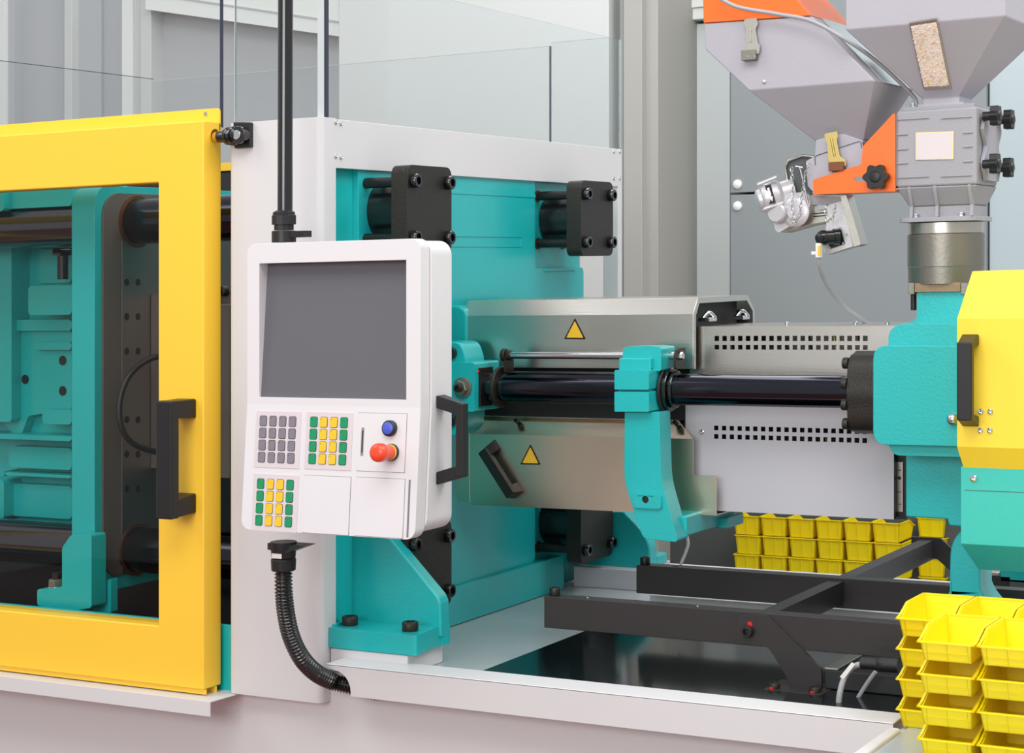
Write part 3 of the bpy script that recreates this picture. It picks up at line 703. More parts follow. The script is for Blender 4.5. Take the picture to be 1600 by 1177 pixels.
# bits visible in the gap between door and column
gp_ = empty('mould_fittings', at(354, 660, v=3.75), 'row of small fittings on the mould, seen between door and column', 'fittings')
obj('mould_side', G().box(at(346, 600, v=3.9).x - .03, at(372, 600, v=3.9).x + .02, 3.9, 4.4, at(350, 690, v=3.9).z, at(350, 455, v=3.9).z), 'steel', gp_, bevel=.002)
for py in (455, 545, 575, 652): 
    p = at(352, py, v=3.9); obj('fitting', G().lathe(p, (0, -1, 0), [(0, .014), (.02, .014), (.022, .009), (.01, .007)], 20), 'cast_black', gp_)
# far side door, mostly hidden
fd = empty('rear_door', (-3.4, 4.9, -.95), 'rear yellow door behind the tie bars, glimpsed beside the column', 'machine door')
zt = at(353, 255, v=4.9).z; zb2 = at(353, 268, v=4.9).z
obj('frame', G().solid([[(-4.6, -.97), (UF - .35, -.97), (UF - .35, zt), (-4.6, zt)], [(-4.5, -.85), (UF - .5, -.85), (UF - .5, zb2), (-4.5, zb2)]], inv(4.88), 0, .03), 'yellow', fd, bevel=.002)
obj('window', G().box(-4.5, UF - .5, 4.89, 4.90, -.86, zb2 + .01), 'interior', fd)
ob = obj('bed_rail', G().box(-4.6, -2.72, 3.462, 3.474, -.975, at(200, 962, v=3.462).z), 'teal', bevel=.004,
    label='teal guide rail along the bottom of the door window', cat='rail')
dk = obj('rear_shade_panel', G().box(-4.55, -2.85, 4.78, 4.80, -.97, .34), 'interior', label='dark shade shroud behind the moving platen', cat='backdrop')  # near-black panel added so the door opening shows painted shade
obj('lower_shade_panel', G().box(-4.55, mu0 - .01, 3.90, 3.92, -.97, at(50, 824, v=vc_).z), 'interior', label='dark shade shroud under the ribbed teal casting, behind the lower tie bar', cat='backdrop')  # added dark panel, stands in for the shade below the casting

# ================================================================== INJECTION UNIT
VC = 4.00           # front skin of nozzle cover
VCY = 3.925; CR = .0365
# --- upper stainless nozzle cover (open-ended folded hood)
cv = empty('nozzle_cover', at(900, 575, v=VC), 'stainless steel hood over the nozzle with a yellow warning triangle', 'machine cover')
uE = at(1083, 530, v=VC).x; uS = at(724, 530, v=VC).x
wF = at(1080, 491, v=VC).z; wB = at(1083, 577, v=VC).z
wTop = at(1100, 464, v=VC + .08).z
vTop0 = at(1090, 465, u=uE).y; vTop1 = at(1167, 461.5, u=uE).y; wTop = at(1090, 465.5, u=uE).z
vB = at(1178, 476, u=uE).y; wFb = at(1178, 476, u=uE).z
sec = [(VC, wB), (VC, wF), (vTop0, wTop), (vTop1, wTop), (vB, wF), (vB, wB)]
th = .0025
secin = [(VC + th, wB), (VC + th, wF - .001), (vTop0 + .001, wTop - th), (vTop1 - .001, wTop - th), (vB - th, wF - .001), (vB - th, wB)]
uS2 = at(716, 520, v=VC).x
loopc = sec + secin[::-1]
def extr(loop, ua, ub, shear=None):
    g = G(); g.solid([loop], lambda y, z, d: Vector((d, y, z)), ua, ub); return g
obj('hood', extr(loopc, uS, uE), 'stainless', cv, bevel=.0008, smooth=15)
obj('inner_shade_panel', G().box(uS + .02, uE, VC + .07, VC + .075, at(900, 668, v=VC + .07).z, wB + .02), 'interior', cv)  # near-black sheet, painted shade for the gap under the hood
rim = [(VC, wB), (VC, wF), (vTop0, wTop), (vTop1, wTop), (vB, wF), (vB, wB)]
lip_in = [(VC + .012, wB), (VC + .012, wF - .004), (vTop0 + .006, wTop - .013), (vTop1 - .006, wTop - .013), (vB - .012, wF - .004), (vB - .012, wB)]
obj('end_lip', extr(rim + lip_in[::-1], uE, uE + .002), 'stainless', cv)
obj('end_plate', G().solid([sec], lambda y, z, d: Vector((d, y, z)), uS - .001, uS + .002), 'stainless', cv)
def triangle(par, ax, ay, bl_, br_, by, v, name='warning_sign'):
    A_ = at(ax, ay, v=v); B_ = at(bl_, by, v=v); C_ = at(br_, by + .5, v=v)
    lp_ = rpoly([(A_.x, A_.z), (B_.x, B_.z), (C_.x, C_.z)], .003)
    s = obj(name, G().solid([lp_], inv(v - .0008), 0, .0007), 'print_black', par, label='yellow warning triangle with black border')
    c = Vector(((A_.x + B_.x + C_.x) / 3, (A_.z + B_.z + C_.z) / 3))
    lp2 = [tuple(c + (Vector(q) - c) * .78) for q in lp_]
    obj('yellow_field', G().solid([lp2], inv(v - .0014), 0, .0005), 'warn_yellow', s)
triangle(cv, 898.5, 497, 881.5, 915.5, 530, VC)
# clips at the open end, near-black box painted as the shade inside
obj('shade_core', G().box(uS + .05, uE - .03, VC + .05, vB - .04, wB - .03, wTop - .012), 'interior', cv)
for px, py, s in ((1108, 500, 1), (1160, 497, 1)):
    p = at(px, py, u=uE + .01)
    cl = obj('clip', G().box(p.x - .02, p.x + .012, p.y - .02, p.y + .02, p.z - .004, p.z + .006), 'chrome', cv, bevel=.002)
    obj('wing_nut', G().tube([p + Vector((-.01, -.012, .004)), p + Vector((0, 0, .018)), p + Vector((.01, .012, .004))], .005, 10, 4), 'chrome', cl)
# --- barrel guard with vents (upper)
VGd = 4.03
bg = empty('barrel_guard', at(1240, 583, v=VGd), 'stainless barrel guard with two rows of square vents above the black cylinder', 'machine cover')
def vents(px0, px1, pyA, pyB, v, n, hw):
    """returns list of hole rects (x0,x1,z0,z1)"""
    out = []
    for k in range(n):
        t = k / (n - 1); px = px0 + (px1 - px0) * t
        for (ya, yb) in (pyA, pyB):
            y_ = ya + (yb - ya) * t; p = at(px, y_, v=v); out.append((p.x - hw, p.x + hw, p.z - hw, p.z + hw))
    return out
def ventplate(name, par, x0, x1, z0, z1, holes, v, m):
    xs = [x0]; rows = sorted({(round(h[2], 3), round(h[3], 3)) for h in holes[:2]})
    for h in holes[::2]: xs += [h[0], h[1]]
    xs.append(x1); zs = [z0] + [q for r in rows for q in r] + [z1]
    g = G(); T_ = .002; cell = lambda i, j: 0 <= i < len(xs) - 1 and 0 <= j < len(zs) - 1 and not (i % 2 and j % 2)
    V = {}
    def vert(i, j, k):
        if (i, j, k) not in V: V[i, j, k] = g.bm.verts.new((xs[i], v + T_ * k, zs[j]))
        return V[i, j, k]
    for i in range(len(xs) - 1):
        for j in range(len(zs) - 1):
            if not cell(i, j): continue
            for k in (0, 1): g.bm.faces.new([vert(i, j, k), vert(i + 1, j, k), vert(i + 1, j + 1, k), vert(i, j + 1, k)])
            for (di, dj, a, b) in ((-1, 0, (i, j), (i, j + 1)), (1, 0, (i + 1, j), (i + 1, j + 1)), (0, -1, (i, j), (i + 1, j)), (0, 1, (i, j + 1), (i + 1, j + 1))):
                if not cell(i + di, j + dj): g.bm.faces.new([vert(*a, 0), vert(*b, 0), vert(*b, 1), vert(*a, 1)])
    return obj(name, g, m, par)
gx0 = at(1078, 540, v=VGd).x; gx1 = at(1425, 540, v=VGd).x; gz1 = at(1240, 511, v=VGd).z; gz0 = at(1240, 588, v=VGd).z
hw = .0056
ventplate('vent_sheet', bg, gx0, gx1, gz0, gz1, vents(1120, 1352, (529, 529.5), (542.5, 543), VGd, 20, hw), VGd, 'stainless')
obj('top_sheet', G().box(gx0 - .03, gx1 + .05, VGd, VGd + .26, gz1, gz1 + .002), 'stainless', bg)
obj('back_sheet', G().box(gx0, gx1, VGd + .255, VGd + .258, gz0, gz1 - .0005), 'stainless', bg)
# heater barrel seen through vents
br = empty('heated_barrel', (gx0 + .2, VGd + .13, -.30), 'dark heated barrel inside the vented guards', 'barrel')
obj('barrel', G().cyl((-2.3, VGd + .13, -.285), (-1.30, VGd + .13, -.285), .055, 32), 'interior', br)
for k in range(6):
    x = gx0 + .04 + k * .09
    obj('heater_band', G().cyl((x, VGd + .13, -.285), (x + .06, VGd + .13, -.285), .072, 32), 'dull_steel', br)
for k in range(7):
    x = gx0 + .10 + k * .06; obj('wire', G().tube([(x, VGd + .04, gz1 - .01), (x + .02, VGd + .045, -.3), (x - .02, VGd + .05, -.42), (x + .04, VGd + .05, -.5)], .003, 8, 5), 'brass' if k == 4 else 'black', br)
for px in (1230, 1337, 1387):
    p = at(px, 506, v=VGd + .1); obj('screw', G().lathe(Vector((p.x, VGd + .1, gz1 + .002)), (0, 0, 1), [(0, .005), (.005, .005), (.007, .003)], 10), 'chrome', bg)
# --- lower grey guard
VL2 = 4.02
lg = empty('lower_guard', at(1240, 812, v=VL2), 'pale grey lower guard sheet with two rows of square vents', 'machine cover')
lx0 = at(1071, 640, v=VL2).x; lx1 = at(1396.5, 760, v=VL2).x; lz1 = at(1240, 636, v=VL2).z; lz0 = at(1396, 812, v=VL2).z
ventplate('vent_sheet', lg, lx0, lx1, lz0, lz1, vents(1119, 1351, (669, 671.5), (682.5, 687), VL2, 20, hw), VL2, 'grey_sheet')
obj('bottom_fold', G().box(lx0, lx1, VL2 + .002, VL2 + .2, lz0, lz0 + .002), 'grey_sheet', lg)
obj('end_fold', G().box(lx1 - .002, lx1 + .0, VL2 + .002, VL2 + .02, lz0, lz1), 'print_black', lg)
p = at(1097.5, 675, v=VL2); obj('screw', G().lathe(p, (0, -1, 0), [(0, .006), (.004, .0055), (.005, .003), (.002, .003)], 14), 'chrome', lg)
obj('back_sheet', G().box(lx0 - .12, lx1, VL2 + .255, VL2 + .257, lz0, lz1), 'interior', lg)  # near-black liner, puts painted shade behind the vent holes
# --- lower stainless cover with diagonal handle
VS = 3.985
sc = empty('lower_nozzle_cover', at(900, 800, v=VS), 'stainless lower nozzle cover with a slanting black handle', 'machine cover')
q = uw([(734, 678), (1083.5, 686), (1084, 742.5), (1119.5, 743.5), (1119.5, 806), (735, 789)], VS)
obj('front_sheet', G().solid([q], inv(VS), 0, .002), 'stainless_warm', sc)
s0, s1 = at(734, 678, v=VS), at(1083.5, 686, v=VS); r0, r1 = at(739, 650, v=VS + .04), at(1060, 657, v=VS + .04)
n_ = Vector((0, .0015, -.0015))
g = G(); hexbox(g, [s0, s1, r1, r0], [s0 + n_, s1 + n_, r1 + n_, r0 + n_]); obj('sloped_sheet', g, 'stainless_warm', sc)
obj('top_lip', G().box(r0.x, r1.x, r0.y - .012, r0.y + .001, r0.z, r0.z + .0025), 'stainless', sc, bevel=.001)
t0 = at(739, 644.5, v=r0.y - .012).z
obj('top_flange', G().box(r0.x, r1.x, r0.y, r0.y + .12, r0.z - .001, r0.z + .001), 'stainless', sc)
obj('bottom_fold', G().box(s0.x, at(1119, 800, v=VS).x, VS + .002, VS + .22, q[4][1], q[4][1] + .002), 'stainless_warm', sc)
q2 = uw([(713, 677), (733.5, 677), (733.5, 786), (713, 783)], VS + .006)
obj('left_sheet', G().solid([q2], inv(VS + .006), 0, .002), 'stainless_warm', sc)
for px, py in ((809, 661), (816, 667), (1057, 664), (1065, 672)):
    p = at(px, py, v=VS + .02); obj('bolt', G().cyl(p + Vector((0, .004, 0)), p + Vector((0, -.012, .008)), .005, 12), 'black', sc)
triangle(sc, 829, 694, 813, 845, 726, VS)
# diagonal handle: arms stand on the sheet, grip in front
hA, hB = at(768, 694, v=VS), at(810, 772, v=VS)
o_ = .036; gA = at(752, 704, v=VS - o_); gB = at(797, 775, v=VS - o_)
d_ = (gB - gA).normalized(); s_ = Vector((d_.z, 0, -d_.x)) * -.013
g = G()
def quad(c, dd, half_d, half_s): return [c - dd * half_d - s_ * half_s, c + dd * half_d - s_ * half_s, c + dd * half_d + s_ * half_s, c - dd * half_d + s_ * half_s]
yy = Vector((0, .018, 0))
A0 = quad((gA + gB) / 2, d_, (gB - gA).length / 2, 1); hexbox(g, A0, [p + yy for p in A0])
for gg, hh, sg in ((gA, hA, 1), (gB, hB, -1)):
    c1 = gg + d_ * (.012 * sg) + Vector((0, .003, 0)); c2 = hh + d_ * (.010 * sg); hexbox(g, quad(c1, d_, .012, 1), [Vector((p.x, VS, p.z)) for p in quad(c2, d_, .014, 1.25)])
obj('handle', g, 'black', sc, bevel=.002)
# --- injection pull cylinder
ic = empty('injection_cylinder', (at(900, 610, v=VCY).x, VCY, -.32), 'long glossy black cylinder in front of the barrel guards', 'cylinder')
wc = at(1190, 610.5, v=VCY).z
xA = at(762, 610, v=VCY).x; xB = at(1342, 610, v=VCY).x
obj('cylinder', G().cyl((at(1040, 610, v=VCY).x, VCY, wc), (xB, VCY, wc), CR, 48), 'black_chrome', ic)
obj('sleeve', G().cyl((at(795, 610, v=VCY).x, VCY, wc), (at(990, 610, v=VCY).x, VCY, wc), CR + .002, 48), 'black_chrome', ic)
obj('neck', G().cyl((at(744, 610, v=VCY).x, VCY, wc), (at(800, 610, v=VCY).x, VCY, wc), CR - .002, 40), 'black_gloss', ic)
def disc(px, r, th, m='cast_black', nm='flange'): 
    x = at(px, 605, v=VCY).x; return obj(nm, G().lathe((x, VCY, wc), (1, 0, 0), [(0, r - .002), (.002, r), (th - .002, r), (th, r - .002)], 44), m, ic)
disc(753, .052, .016, 'black_gloss'); disc(780, .050, .010)
disc(1041, .056, .008); disc(1046, .050, .010, 'black_gloss'); disc(1054, .043, .008, 'black_gloss')
# guide rod above it
rz = at(880, 555.5, v=VCY).z
gd = empty('guide_rod', (at(880, 555, v=VCY).x, VCY, rz - .02), 'slim polished guide rod above the black cylinder', 'rod')
obj('rod', G().cyl((at(795, 555, v=VCY).x, VCY, rz), (at(1059, 555, v=VCY).x, VCY, rz), .0088, 24), 'chrome', gd)
for px, r in ((785, .0165), (793, .0125)):
    x = at(px, 555, v=VCY).x; obj('end_ring', G().cyl((x, VCY, rz), (x + .012, VCY, rz), r, 28, c=.002), 'cast_black', gd)
x = at(1058, 555, v=VCY).x
obj('end_plate', G().solid([rpoly([(VCY - .02, rz - .03), (VCY + .035, rz - .03), (VCY + .035, rz + .018), (VCY - .01, rz + .018), (VCY - .02, rz + .005)], .006)], inu(x), 0, .006), 'cast_black', gd, bevel=.001)
obj('end_nut', hexa(G(), (x + .006, VCY, rz), (1, 0, 0), .009, .01), 'chrome', gd)
x2 = at(790, 570, v=VCY).x
obj('hanger', G().box(x2, x2 + .006, VCY - .01, VCY + .03, wc + CR, rz), 'cast_black', gd)
# sensor with red lamp at the left
sb = empty('sensor_bracket', at(747, 600, v=3.88), 'small black sensor bracket with a red lamp beside the teal nozzle block', 'sensor')
a_, b_ = at(743, 575, v=3.88), at(751, 636, v=3.88)
obj('plate', G().box(a_.x, b_.x, 3.88, 3.94, b_.z, a_.z), 'black', sb, bevel=.001)
p = at(747, 581, v=3.88); obj('lamp', G().lathe(p, (0, -1, 0), [(0, .004), (.004, .004), (.006, .002)], 12), 'red_mark', sb)
# nozzle side block
nb_ = empty('nozzle_block', at(720, 640, v=3.86), 'teal cast block with a hex nut to the right of the control panel', 'bracket')
vN = 3.86
obj('block', G().solid([rpoly(uw([(690, 566), (741, 567), (741, 644), (690, 643)], vN), [0, .006, .006, 0])], inv(vN), 0, .12), 'teal', nb_, bevel=.004)
obj('upper_lug', G().solid([rpoly(uw([(690, 534), (720, 535), (728, 560), (728, 572), (690, 572)], vN + .02), [0, .02, .01, 0, 0])], inv(vN + .02), 0, .09), 'teal', nb_, bevel=.004)
obj('lower_lug', G().solid([rpoly(uw([(690, 640), (727, 640), (727, 668), (714, 680), (690, 680)], vN + .02), [0, 0, .01, .02, 0])], inv(vN + .02), 0, .09), 'teal', nb_, bevel=.004)
p = at(723, 606, v=vN); hn = obj('washer', G().lathe(p, (0, -1, 0), [(0, .026), (.003, .026), (.004, .024)], 32), 'dull_steel', nb_)
obj('hex_nut', hexa(G(), p + Vector((0, -.004, 0)), (0, -1, 0), .0195, .014), 'dull_steel', hn)
obj('stud', socket_bolt(G(), p + Vector((0, -.018, 0)), (0, -1, 0), .010, .010), 'cast_black', hn)
for px, py in ((706, 552), (706, 657)):
    p = at(px, py, v=vN + .02); obj('socket_bolt', socket_bolt(G(), p, (0, -1, 0), .0155, .008), 'black_gloss', nb_)
# --- teal clamp bracket arm
cb = empty('clamp_bracket', at(1010, 846, v=3.86), 'teal cast bracket clamping the black cylinder and reaching down to the right', 'bracket')
vb = 3.855
top = uw([(973, 549), (977, 542), (1016, 541), (1033, 543), (1033, 580), (973, 580)], vb + .02)
obj('top_ear', G().solid([rpoly(top, .006)], inv(vb + .02), 0, .075), 'teal', cb, bevel=.005, seg=3)
for (ya, yb) in ((578.5, 609), (612, 643.5)):
    lp_ = rpoly(uw([(960, ya), (1014, ya + .5), (1014, yb + .3), (960, yb)], vb - .02), .003)
    obj('clamp_half', G().solid([lp_], inv(vb - .02), 0, .10), 'teal', cb, bevel=.005, seg=3)
obj('clamp_core', G().box(at(966, 600, v=vb).x, at(1016, 600, v=vb).x, vb + .002, vb + .11, at(1000, 644, v=vb).z, at(1000, 560, v=vb).z), 'teal', cb, bevel=.003)
for px in (971, 1012):
    p = at(px, 578, v=vb); obj('clamp_screw', G().cyl(Vector((p.x, vb + .01, p.z)), Vector((p.x, vb + .01, p.z + .003)), .007, 16), 'print_black', cb)
arm = uw([(976, 644), (1030, 644), (1033, 752), (1060, 848), (1005, 842), (975, 752)], vb)
obj('arm', G().solid([rpoly(arm, [0, 0, .03, .012, .012, .03])], inv(vb), 0, .06), 'teal', cb, bevel=.006, seg=3)
pad = rpoly(uw([(986, 771), (1033, 773), (1033, 796), (990, 794)], vb - .006), .008)
hp_ = at(1008, 781, v=vb - .006)
obj('pad', G().solid([pad, circ(hp_.x, hp_.z, .0085)[::-1]], inv(vb - .006), 0, .0058), 'teal', cb, bevel=.0015)
obj('pin_hole', G().cyl(hp_ + Vector((0, .005, 0)), hp_ + Vector((0, .0035, 0)), .0086, 20), 'print_black', cb)
p = at(1020, 818, v=vb + .05); p2 = at(1062, 846, v=vb + .02)
obj('cross_arm', G().box(at(1052, 830, v=vb).x - .06, at(1060, 840, v=vb).x - .002, vb + .05, vb + .33, at(1062, 845, v=vb).z, at(1062, 845, v=vb).z + .05), 'teal', cb, bevel=.006)
p3 = at(1150, 812, v=4.15)
obj('rear_arm', G().box(p3.x - .2, p3.x, 4.1, 4.2, at(1120, 826, v=4.1).z, at(1120, 808, v=4.1).z), 'teal', cb, bevel=.004)
# hanging grey cable under it
obj('thin_cable', G().tube([at(1065, 815, v=4.28), at(1075, 845, v=4.28), at(1072, 862, v=4.28), at(1062, 888, v=4.28), at(1060, 915, v=4.28)], .004, 10, 6), 'print_white', label='thin white cable hanging under the teal bracket', cat='cable')

# --- carriage block
VK = 3.80
ck = empty('injection_housing', at(1440, 938, v=4.0), 'teal cast injection housing carrying the material throat', 'machine housing')
def tk(nm, pts, v, th, r, bev=.006, m='teal', par=None): return obj(nm, G().solid([rpoly(uw(pts, v), r)], inv(v), 0, th), m, par or ck, bevel=bev, seg=3)
tk('front_block', [(1364, 540), (1570, 541), (1570, 700), (1364, 695)], VK, .20, [.03, 0, 0, .03], .008)
tk('upper_block', [(1388, 520), (1400, 507), (1570, 505), (1570, 705), (1388, 700)], VK + .05, .28, [.02, .02, 0, 0, .02], .012)
tk('lower_step', [(1386, 690), (1560, 694), (1560, 716), (1396, 712)], VK + .02, .25, [0, 0, 0, .02], .006)
tk('neck', [(1433, 455), (1520, 455), (1520, 520), (1432, 520)], VK + .27, .12, [.006, 0, 0, 0], .008)
tk('neck_flare', [(1400, 508), (1426, 503), (1433, 494), (1560, 494), (1560, 530), (1400, 530)], VK + .20, .22, [.01, .02, .01, 0, 0, 0], .006)
tk('lower_body', [(1415, 705), (1530, 705), (1530, 826), (1483, 822), (1480, 812), (1415, 808)], VK + .10, .2, 0, .004)
tk('pedestal_leg', [(1489, 845), (1500, 828), (1531, 828), (1531, 918), (1537, 932), (1560, 960), (1560, 1060), (1470, 1060), (1477, 934), (1483, 925), (1484, 862)], VK + .12, .1, [.01, .01, 0, 0, .01, 0, 0, 0, .01, .01, .01], .006)
p = at(1490, 655, v=VK); obj('ball_screw', G().lathe(p, (0, -1, 0), [(0, .013), (.008, .013), (.013, .010), (.016, .004)], 20), 'chrome', ck)
# cylinder head flange (scalloped)
fl = empty('cylinder_flange', (xB, VCY, wc - .1), 'dark cast cylinder head with scalloped edges at the end of the black cylinder', 'flange')
uFl = at(1366, 610, v=VCY).x
lob = []
for k in range(48):
    a = 2 * math.pi * k / 48; sq = 1 / max(abs(math.cos(a)), abs(math.sin(a))); r = .088 * min(sq, 1.12) * (1 + .035 * math.cos(8 * a)); lob.append((VCY + r * math.cos(a) * .72, wc + r * math.sin(a)))
obj('head', G().solid([lob], lambda y, z, d: Vector((d, y, z)), xB - .006, uFl + .03), 'cast_black', fl, bevel=.004)
for k, w_ in enumerate((.066, .022, -.024, -.066)):
    obj('head_bolt', socket_bolt(G(), (xB - .006, VCY - .05 - (.008 if k in (1, 2) else 0), wc + w_), (-1, 0, 0), .0125, .012), 'cast_black', fl)
# scale strip
ss = empty('position_scale', at(1405, 812, v=VL2 + .03), 'vertical position scale in a black gap at the end of the grey guard', 'scale')
a_, b_ = at(1397, 712, v=VL2 + .03), at(1416, 812, v=VL2 + .03)
obj('backing', G().box(a_.x, b_.x, VL2 + .03, VL2 + .04, b_.z, a_.z + .01), 'print_black', ss)
a_, b_ = at(1401, 722, v=VL2 + .028), at(1411, 800, v=VL2 + .028)
obj('rule', G().box(a_.x, b_.x, VL2 + .026, VL2 + .0295, b_.z, a_.z), 'galv', ss)
for k, py in enumerate((735, 746, 769, 788)):
    p = at(1406, py, v=VL2 + .026); obj('mark', G().box(p.x - (.002 if k % 2 else .006), p.x + .003, VL2 + .0252, VL2 + .0262, p.z - .0008, p.z + .0008), 'print_black', ss)
p = at(1405.5, 747, v=VL2 + .026); obj('screw', G().lathe(p, (0, -1, 0), [(0, .004), (.002, .004), (.003, .002)], 12), 'cast_black', ss)

# --- yellow cover
VY = 3.70
yc = empty('yellow_cover', at(1560, 737, v=VY), 'yellow folded safety cover with a black handle at the right edge', 'machine cover')
yR = 1760
wy = [at(1497, y, v=VY).z for y in (498, 698)]
v1 = VY + .05; sec2 = [(VY, wy[1]), (VY, wy[0]), (VY + .06, at(1519, 424, v=VY + .06).z), (VY + .30, at(1519, 424, v=VY + .06).z), (VY + .30, at(1505, 737, v=VY + .03).z), (VY + .03, at(1505, 737, v=VY + .03).z)]
yu0 = at(1495, 600, v=VY).x; yu1 = at(yR, 600, v=VY).x
# folded body: left end slopes with the chamfers
zt_ = sec2[2][1]; zb_ = sec2[4][1]
g = G()
Lp = [(yu0, VY, wy[1]), (yu0, VY, wy[0]), (at(1519, 424, v=VY + .06).x, VY + .06, zt_), (at(1519, 424, v=VY + .06).x, VY + .3, zt_), (at(1507, 737, v=VY + .03).x, VY + .3, zb_), (at(1507, 737, v=VY + .03).x, VY + .03, zb_)]
Rp = [(yu1, p[1], p[2]) for p in Lp]
g.faces(Lp + Rp, [(0, 1, 2, 3, 4, 5), (11, 10, 9, 8, 7, 6)] + [(i, (i + 1) % 6, (i + 1) % 6 + 6, i + 6) for i in range(6)])
obj('shell', g, 'yellow_cover', yc, bevel=.0015, smooth=15)
for px, py in ((1532.5, 643), (1547.6, 643), (1532, 673), (1547, 673)):
    p = at(px, py, v=VY); obj('screw', G().lathe(p, (0, -1, 0), [(0, .0062), (.003, .0055), (.004, .003), (.0025, .0015)], 14), 'chrome', yc)
hy = .06
a0_ = at(1494.5, 600, v=VY - hy).x; a1_ = at(1518, 600, v=VY - hy).x
ht = at(1506, 538, v=VY - hy).z; hb = at(1506, 655, v=VY - hy).z
g = G().box(a0_, a1_, VY - hy, VY - hy + .02, hb - .004, ht + .004)
m0 = at(1503, 600, v=VY).x; m1 = at(1530, 600, v=VY).x
za, zb3 = at(1520, 522, v=VY).z, at(1520, 540, v=VY).z; zc, zd = at(1520, 650, v=VY).z, at(1520, 667, v=VY).z
hexbox(g, [(a0_ + .001, VY - hy + .003, ht + .003), (a1_, VY - hy + .003, ht + .003), (a1_, VY - hy + .003, ht - .012), (a0_ + .001, VY - hy + .003, ht - .012)], [(m0, VY, za), (m1, VY, za), (m1, VY, zb3), (m0, VY, zb3)])
hexbox(g, [(a0_ + .001, VY - hy + .003, hb + .012), (a1_, VY - hy + .003, hb + .012), (a1_, VY - hy + .003, hb - .003), (a0_ + .001, VY - hy + .003, hb - .003)], [(m0, VY, zc), (m1, VY, zc), (m1, VY, zd), (m0, VY, zd)])
obj('handle', g, 'black', yc, bevel=.003)
# --- lower teal sheet cover
tc = empty('teal_cover', at(1550, 892, v=VY + .03), 'light teal sheet metal cover below the yellow cover', 'machine cover')
vz = VY + .025
x0_ = at(1501, 800, v=vz).x; za = at(1501, 737, v=vz).z + .01; zb4 = at(1501, 850, v=vz).z; ze = at(1529, 890, v=vz + .06).z; xe = at(1529, 890, v=vz + .06).x
Lp = [(x0_, vz, zb4), (x0_, vz, za), (x0_, vz + .26, za), (x0_, vz + .26, ze), (xe, vz + .06, ze)]; Rp = [(yu1 - .01, p[1], p[2]) for p in Lp]
g = G(); g.faces(Lp + Rp, [(0, 1, 2, 3, 4), (9, 8, 7, 6, 5)] + [(i, (i + 1) % 5, (i + 1) % 5 + 5, i + 5) for i in range(5)])
obj('shell', g, 'teal_sheet', tc, bevel=.0015, smooth=15)
p = at(1521.5, 747, v=vz); obj('screw', G().lathe(p, (0, -1, 0), [(0, .0078), (.004, .007), (.005, .004), (.003, .002)], 14), 'chrome', tc)
a_ = at(1507, 766, v=vz); obj('seam', G().box(a_.x, yu1 - .02, vz - .0006, vz + .001, a_.z - .0006, a_.z + .0006), 'bg_dark', tc)
# machine parts behind/below at far right
mb = empty('drive_unit', at(1560, 940, v=4.3), 'dark green drive parts under the teal cover at the right edge', 'drive')
for a, b, c, d, m in ((1526, 892, 1562, 902, 'galv'), (1562, 890, 1640, 915, 'teal'), (1540, 898, 1580, 925, 'interior'), (1576, 904, 1680, 935, 'bg_dark')):
    p = at(a, b, v=4.35); q = at(c, d, v=4.35); obj('casting', G().box(p.x, q.x, 4.35, 4.5, q.z, p.z), m, mb, bevel=.003)

# ================================================================== MATERIAL THROAT + HOPPER
VH = 4.135; xh = at(1478, 400, v=VH).x
zh = lambda py: at(1478, py, v=VH).z
th_ = empty('feed_throat', (xh, VH, zh(458)), 'round steel feed throat standing on the teal neck under the hopper', 'feed throat')
R0 = .0855
obj('lower_ring', G().lathe((xh, VH, zh(443)), (0, 0, 1), [(0, R0 - .002), (zh(417) - zh(443), R0 - .001)], 56), 'dull_steel', th_)
obj('body', G().lathe((xh, VH, zh(416.5)), (0, 0, 1), [(0, R0), (zh(366) - zh(416.5), R0)], 56), 'dull_steel', th_, bevel=.001)
obj('bright_ring', G().lathe((xh, VH, zh(365.5)), (0, 0, 1), [(0, R0 - .003), (zh(348) - zh(365.5), R0 - .003)], 56), 'galv', th_, bevel=.001)
a_, b_ = at(1429, 444, v=VH - .075), at(1500, 456, v=VH - .075)
obj('copper_plate', G().box(a_.x, b_.x, VH - .075, VH + .06, b_.z, a_.z + .002), 'tan', th_, bevel=.001)
for a, b in ((1418.5, 1428.5), (1500.5, 1512)):
    p, q = at(a, 442, v=VH - .07), at(b, 460, v=VH - .07); obj('clamp', G().box(p.x, q.x, VH - .07, VH + .05, q.z, p.z), 'dull_steel', th_, bevel=.001)
p, q = at(1423, 460, v=VH - .05), at(1432, 485, v=VH - .05)
obj('bolt', G().cyl(((p.x + q.x) / 2, VH - .05, q.z), ((p.x + q.x) / 2, VH - .05, p.z), .0065, 16, c=.001), 'black', th_)

hp = empty('mixer_block', (xh, VH, zh(347)), 'grey cast mixer block with blank nameplate on top of the feed throat', 'mixer block')
vb0 = VH - .095; vb1 = VH + .075
bL, bR = at(1400, 230, v=vb0).x, at(1526, 230, v=vb0).x
bT, bBm = at(1460, 170, v=vb0).z, at(1460, 291, v=vb0).z
obj('block', G().box(bL, bR, vb0, vb1, bBm, bT), 'cast_grey', hp, bevel=.006, seg=3)
fT = at(1470, 323, v=VH).z; 
g = G(); xl, xr = at(1424, 320, v=VH - .05).x, at(1530, 320, v=VH - .05).x
hexbox(g, [(bL, vb0, bBm), (bR, vb0, bBm), (bR, vb1, bBm), (bL, vb1, bBm)], [(xl, VH - .068, fT), (xr - .012, VH - .068, fT), (xr - .012, VH + .06, fT), (xl, VH + .06, fT)])
obj('taper', g, 'cast_grey', hp, bevel=.004)
fb = at(1470, 340, v=VH - .07).z
obj('collar', G().box(xl, xr - .012, VH - .068, VH + .06, zh(340) - .004, fT), 'cast_grey', hp, bevel=.003)
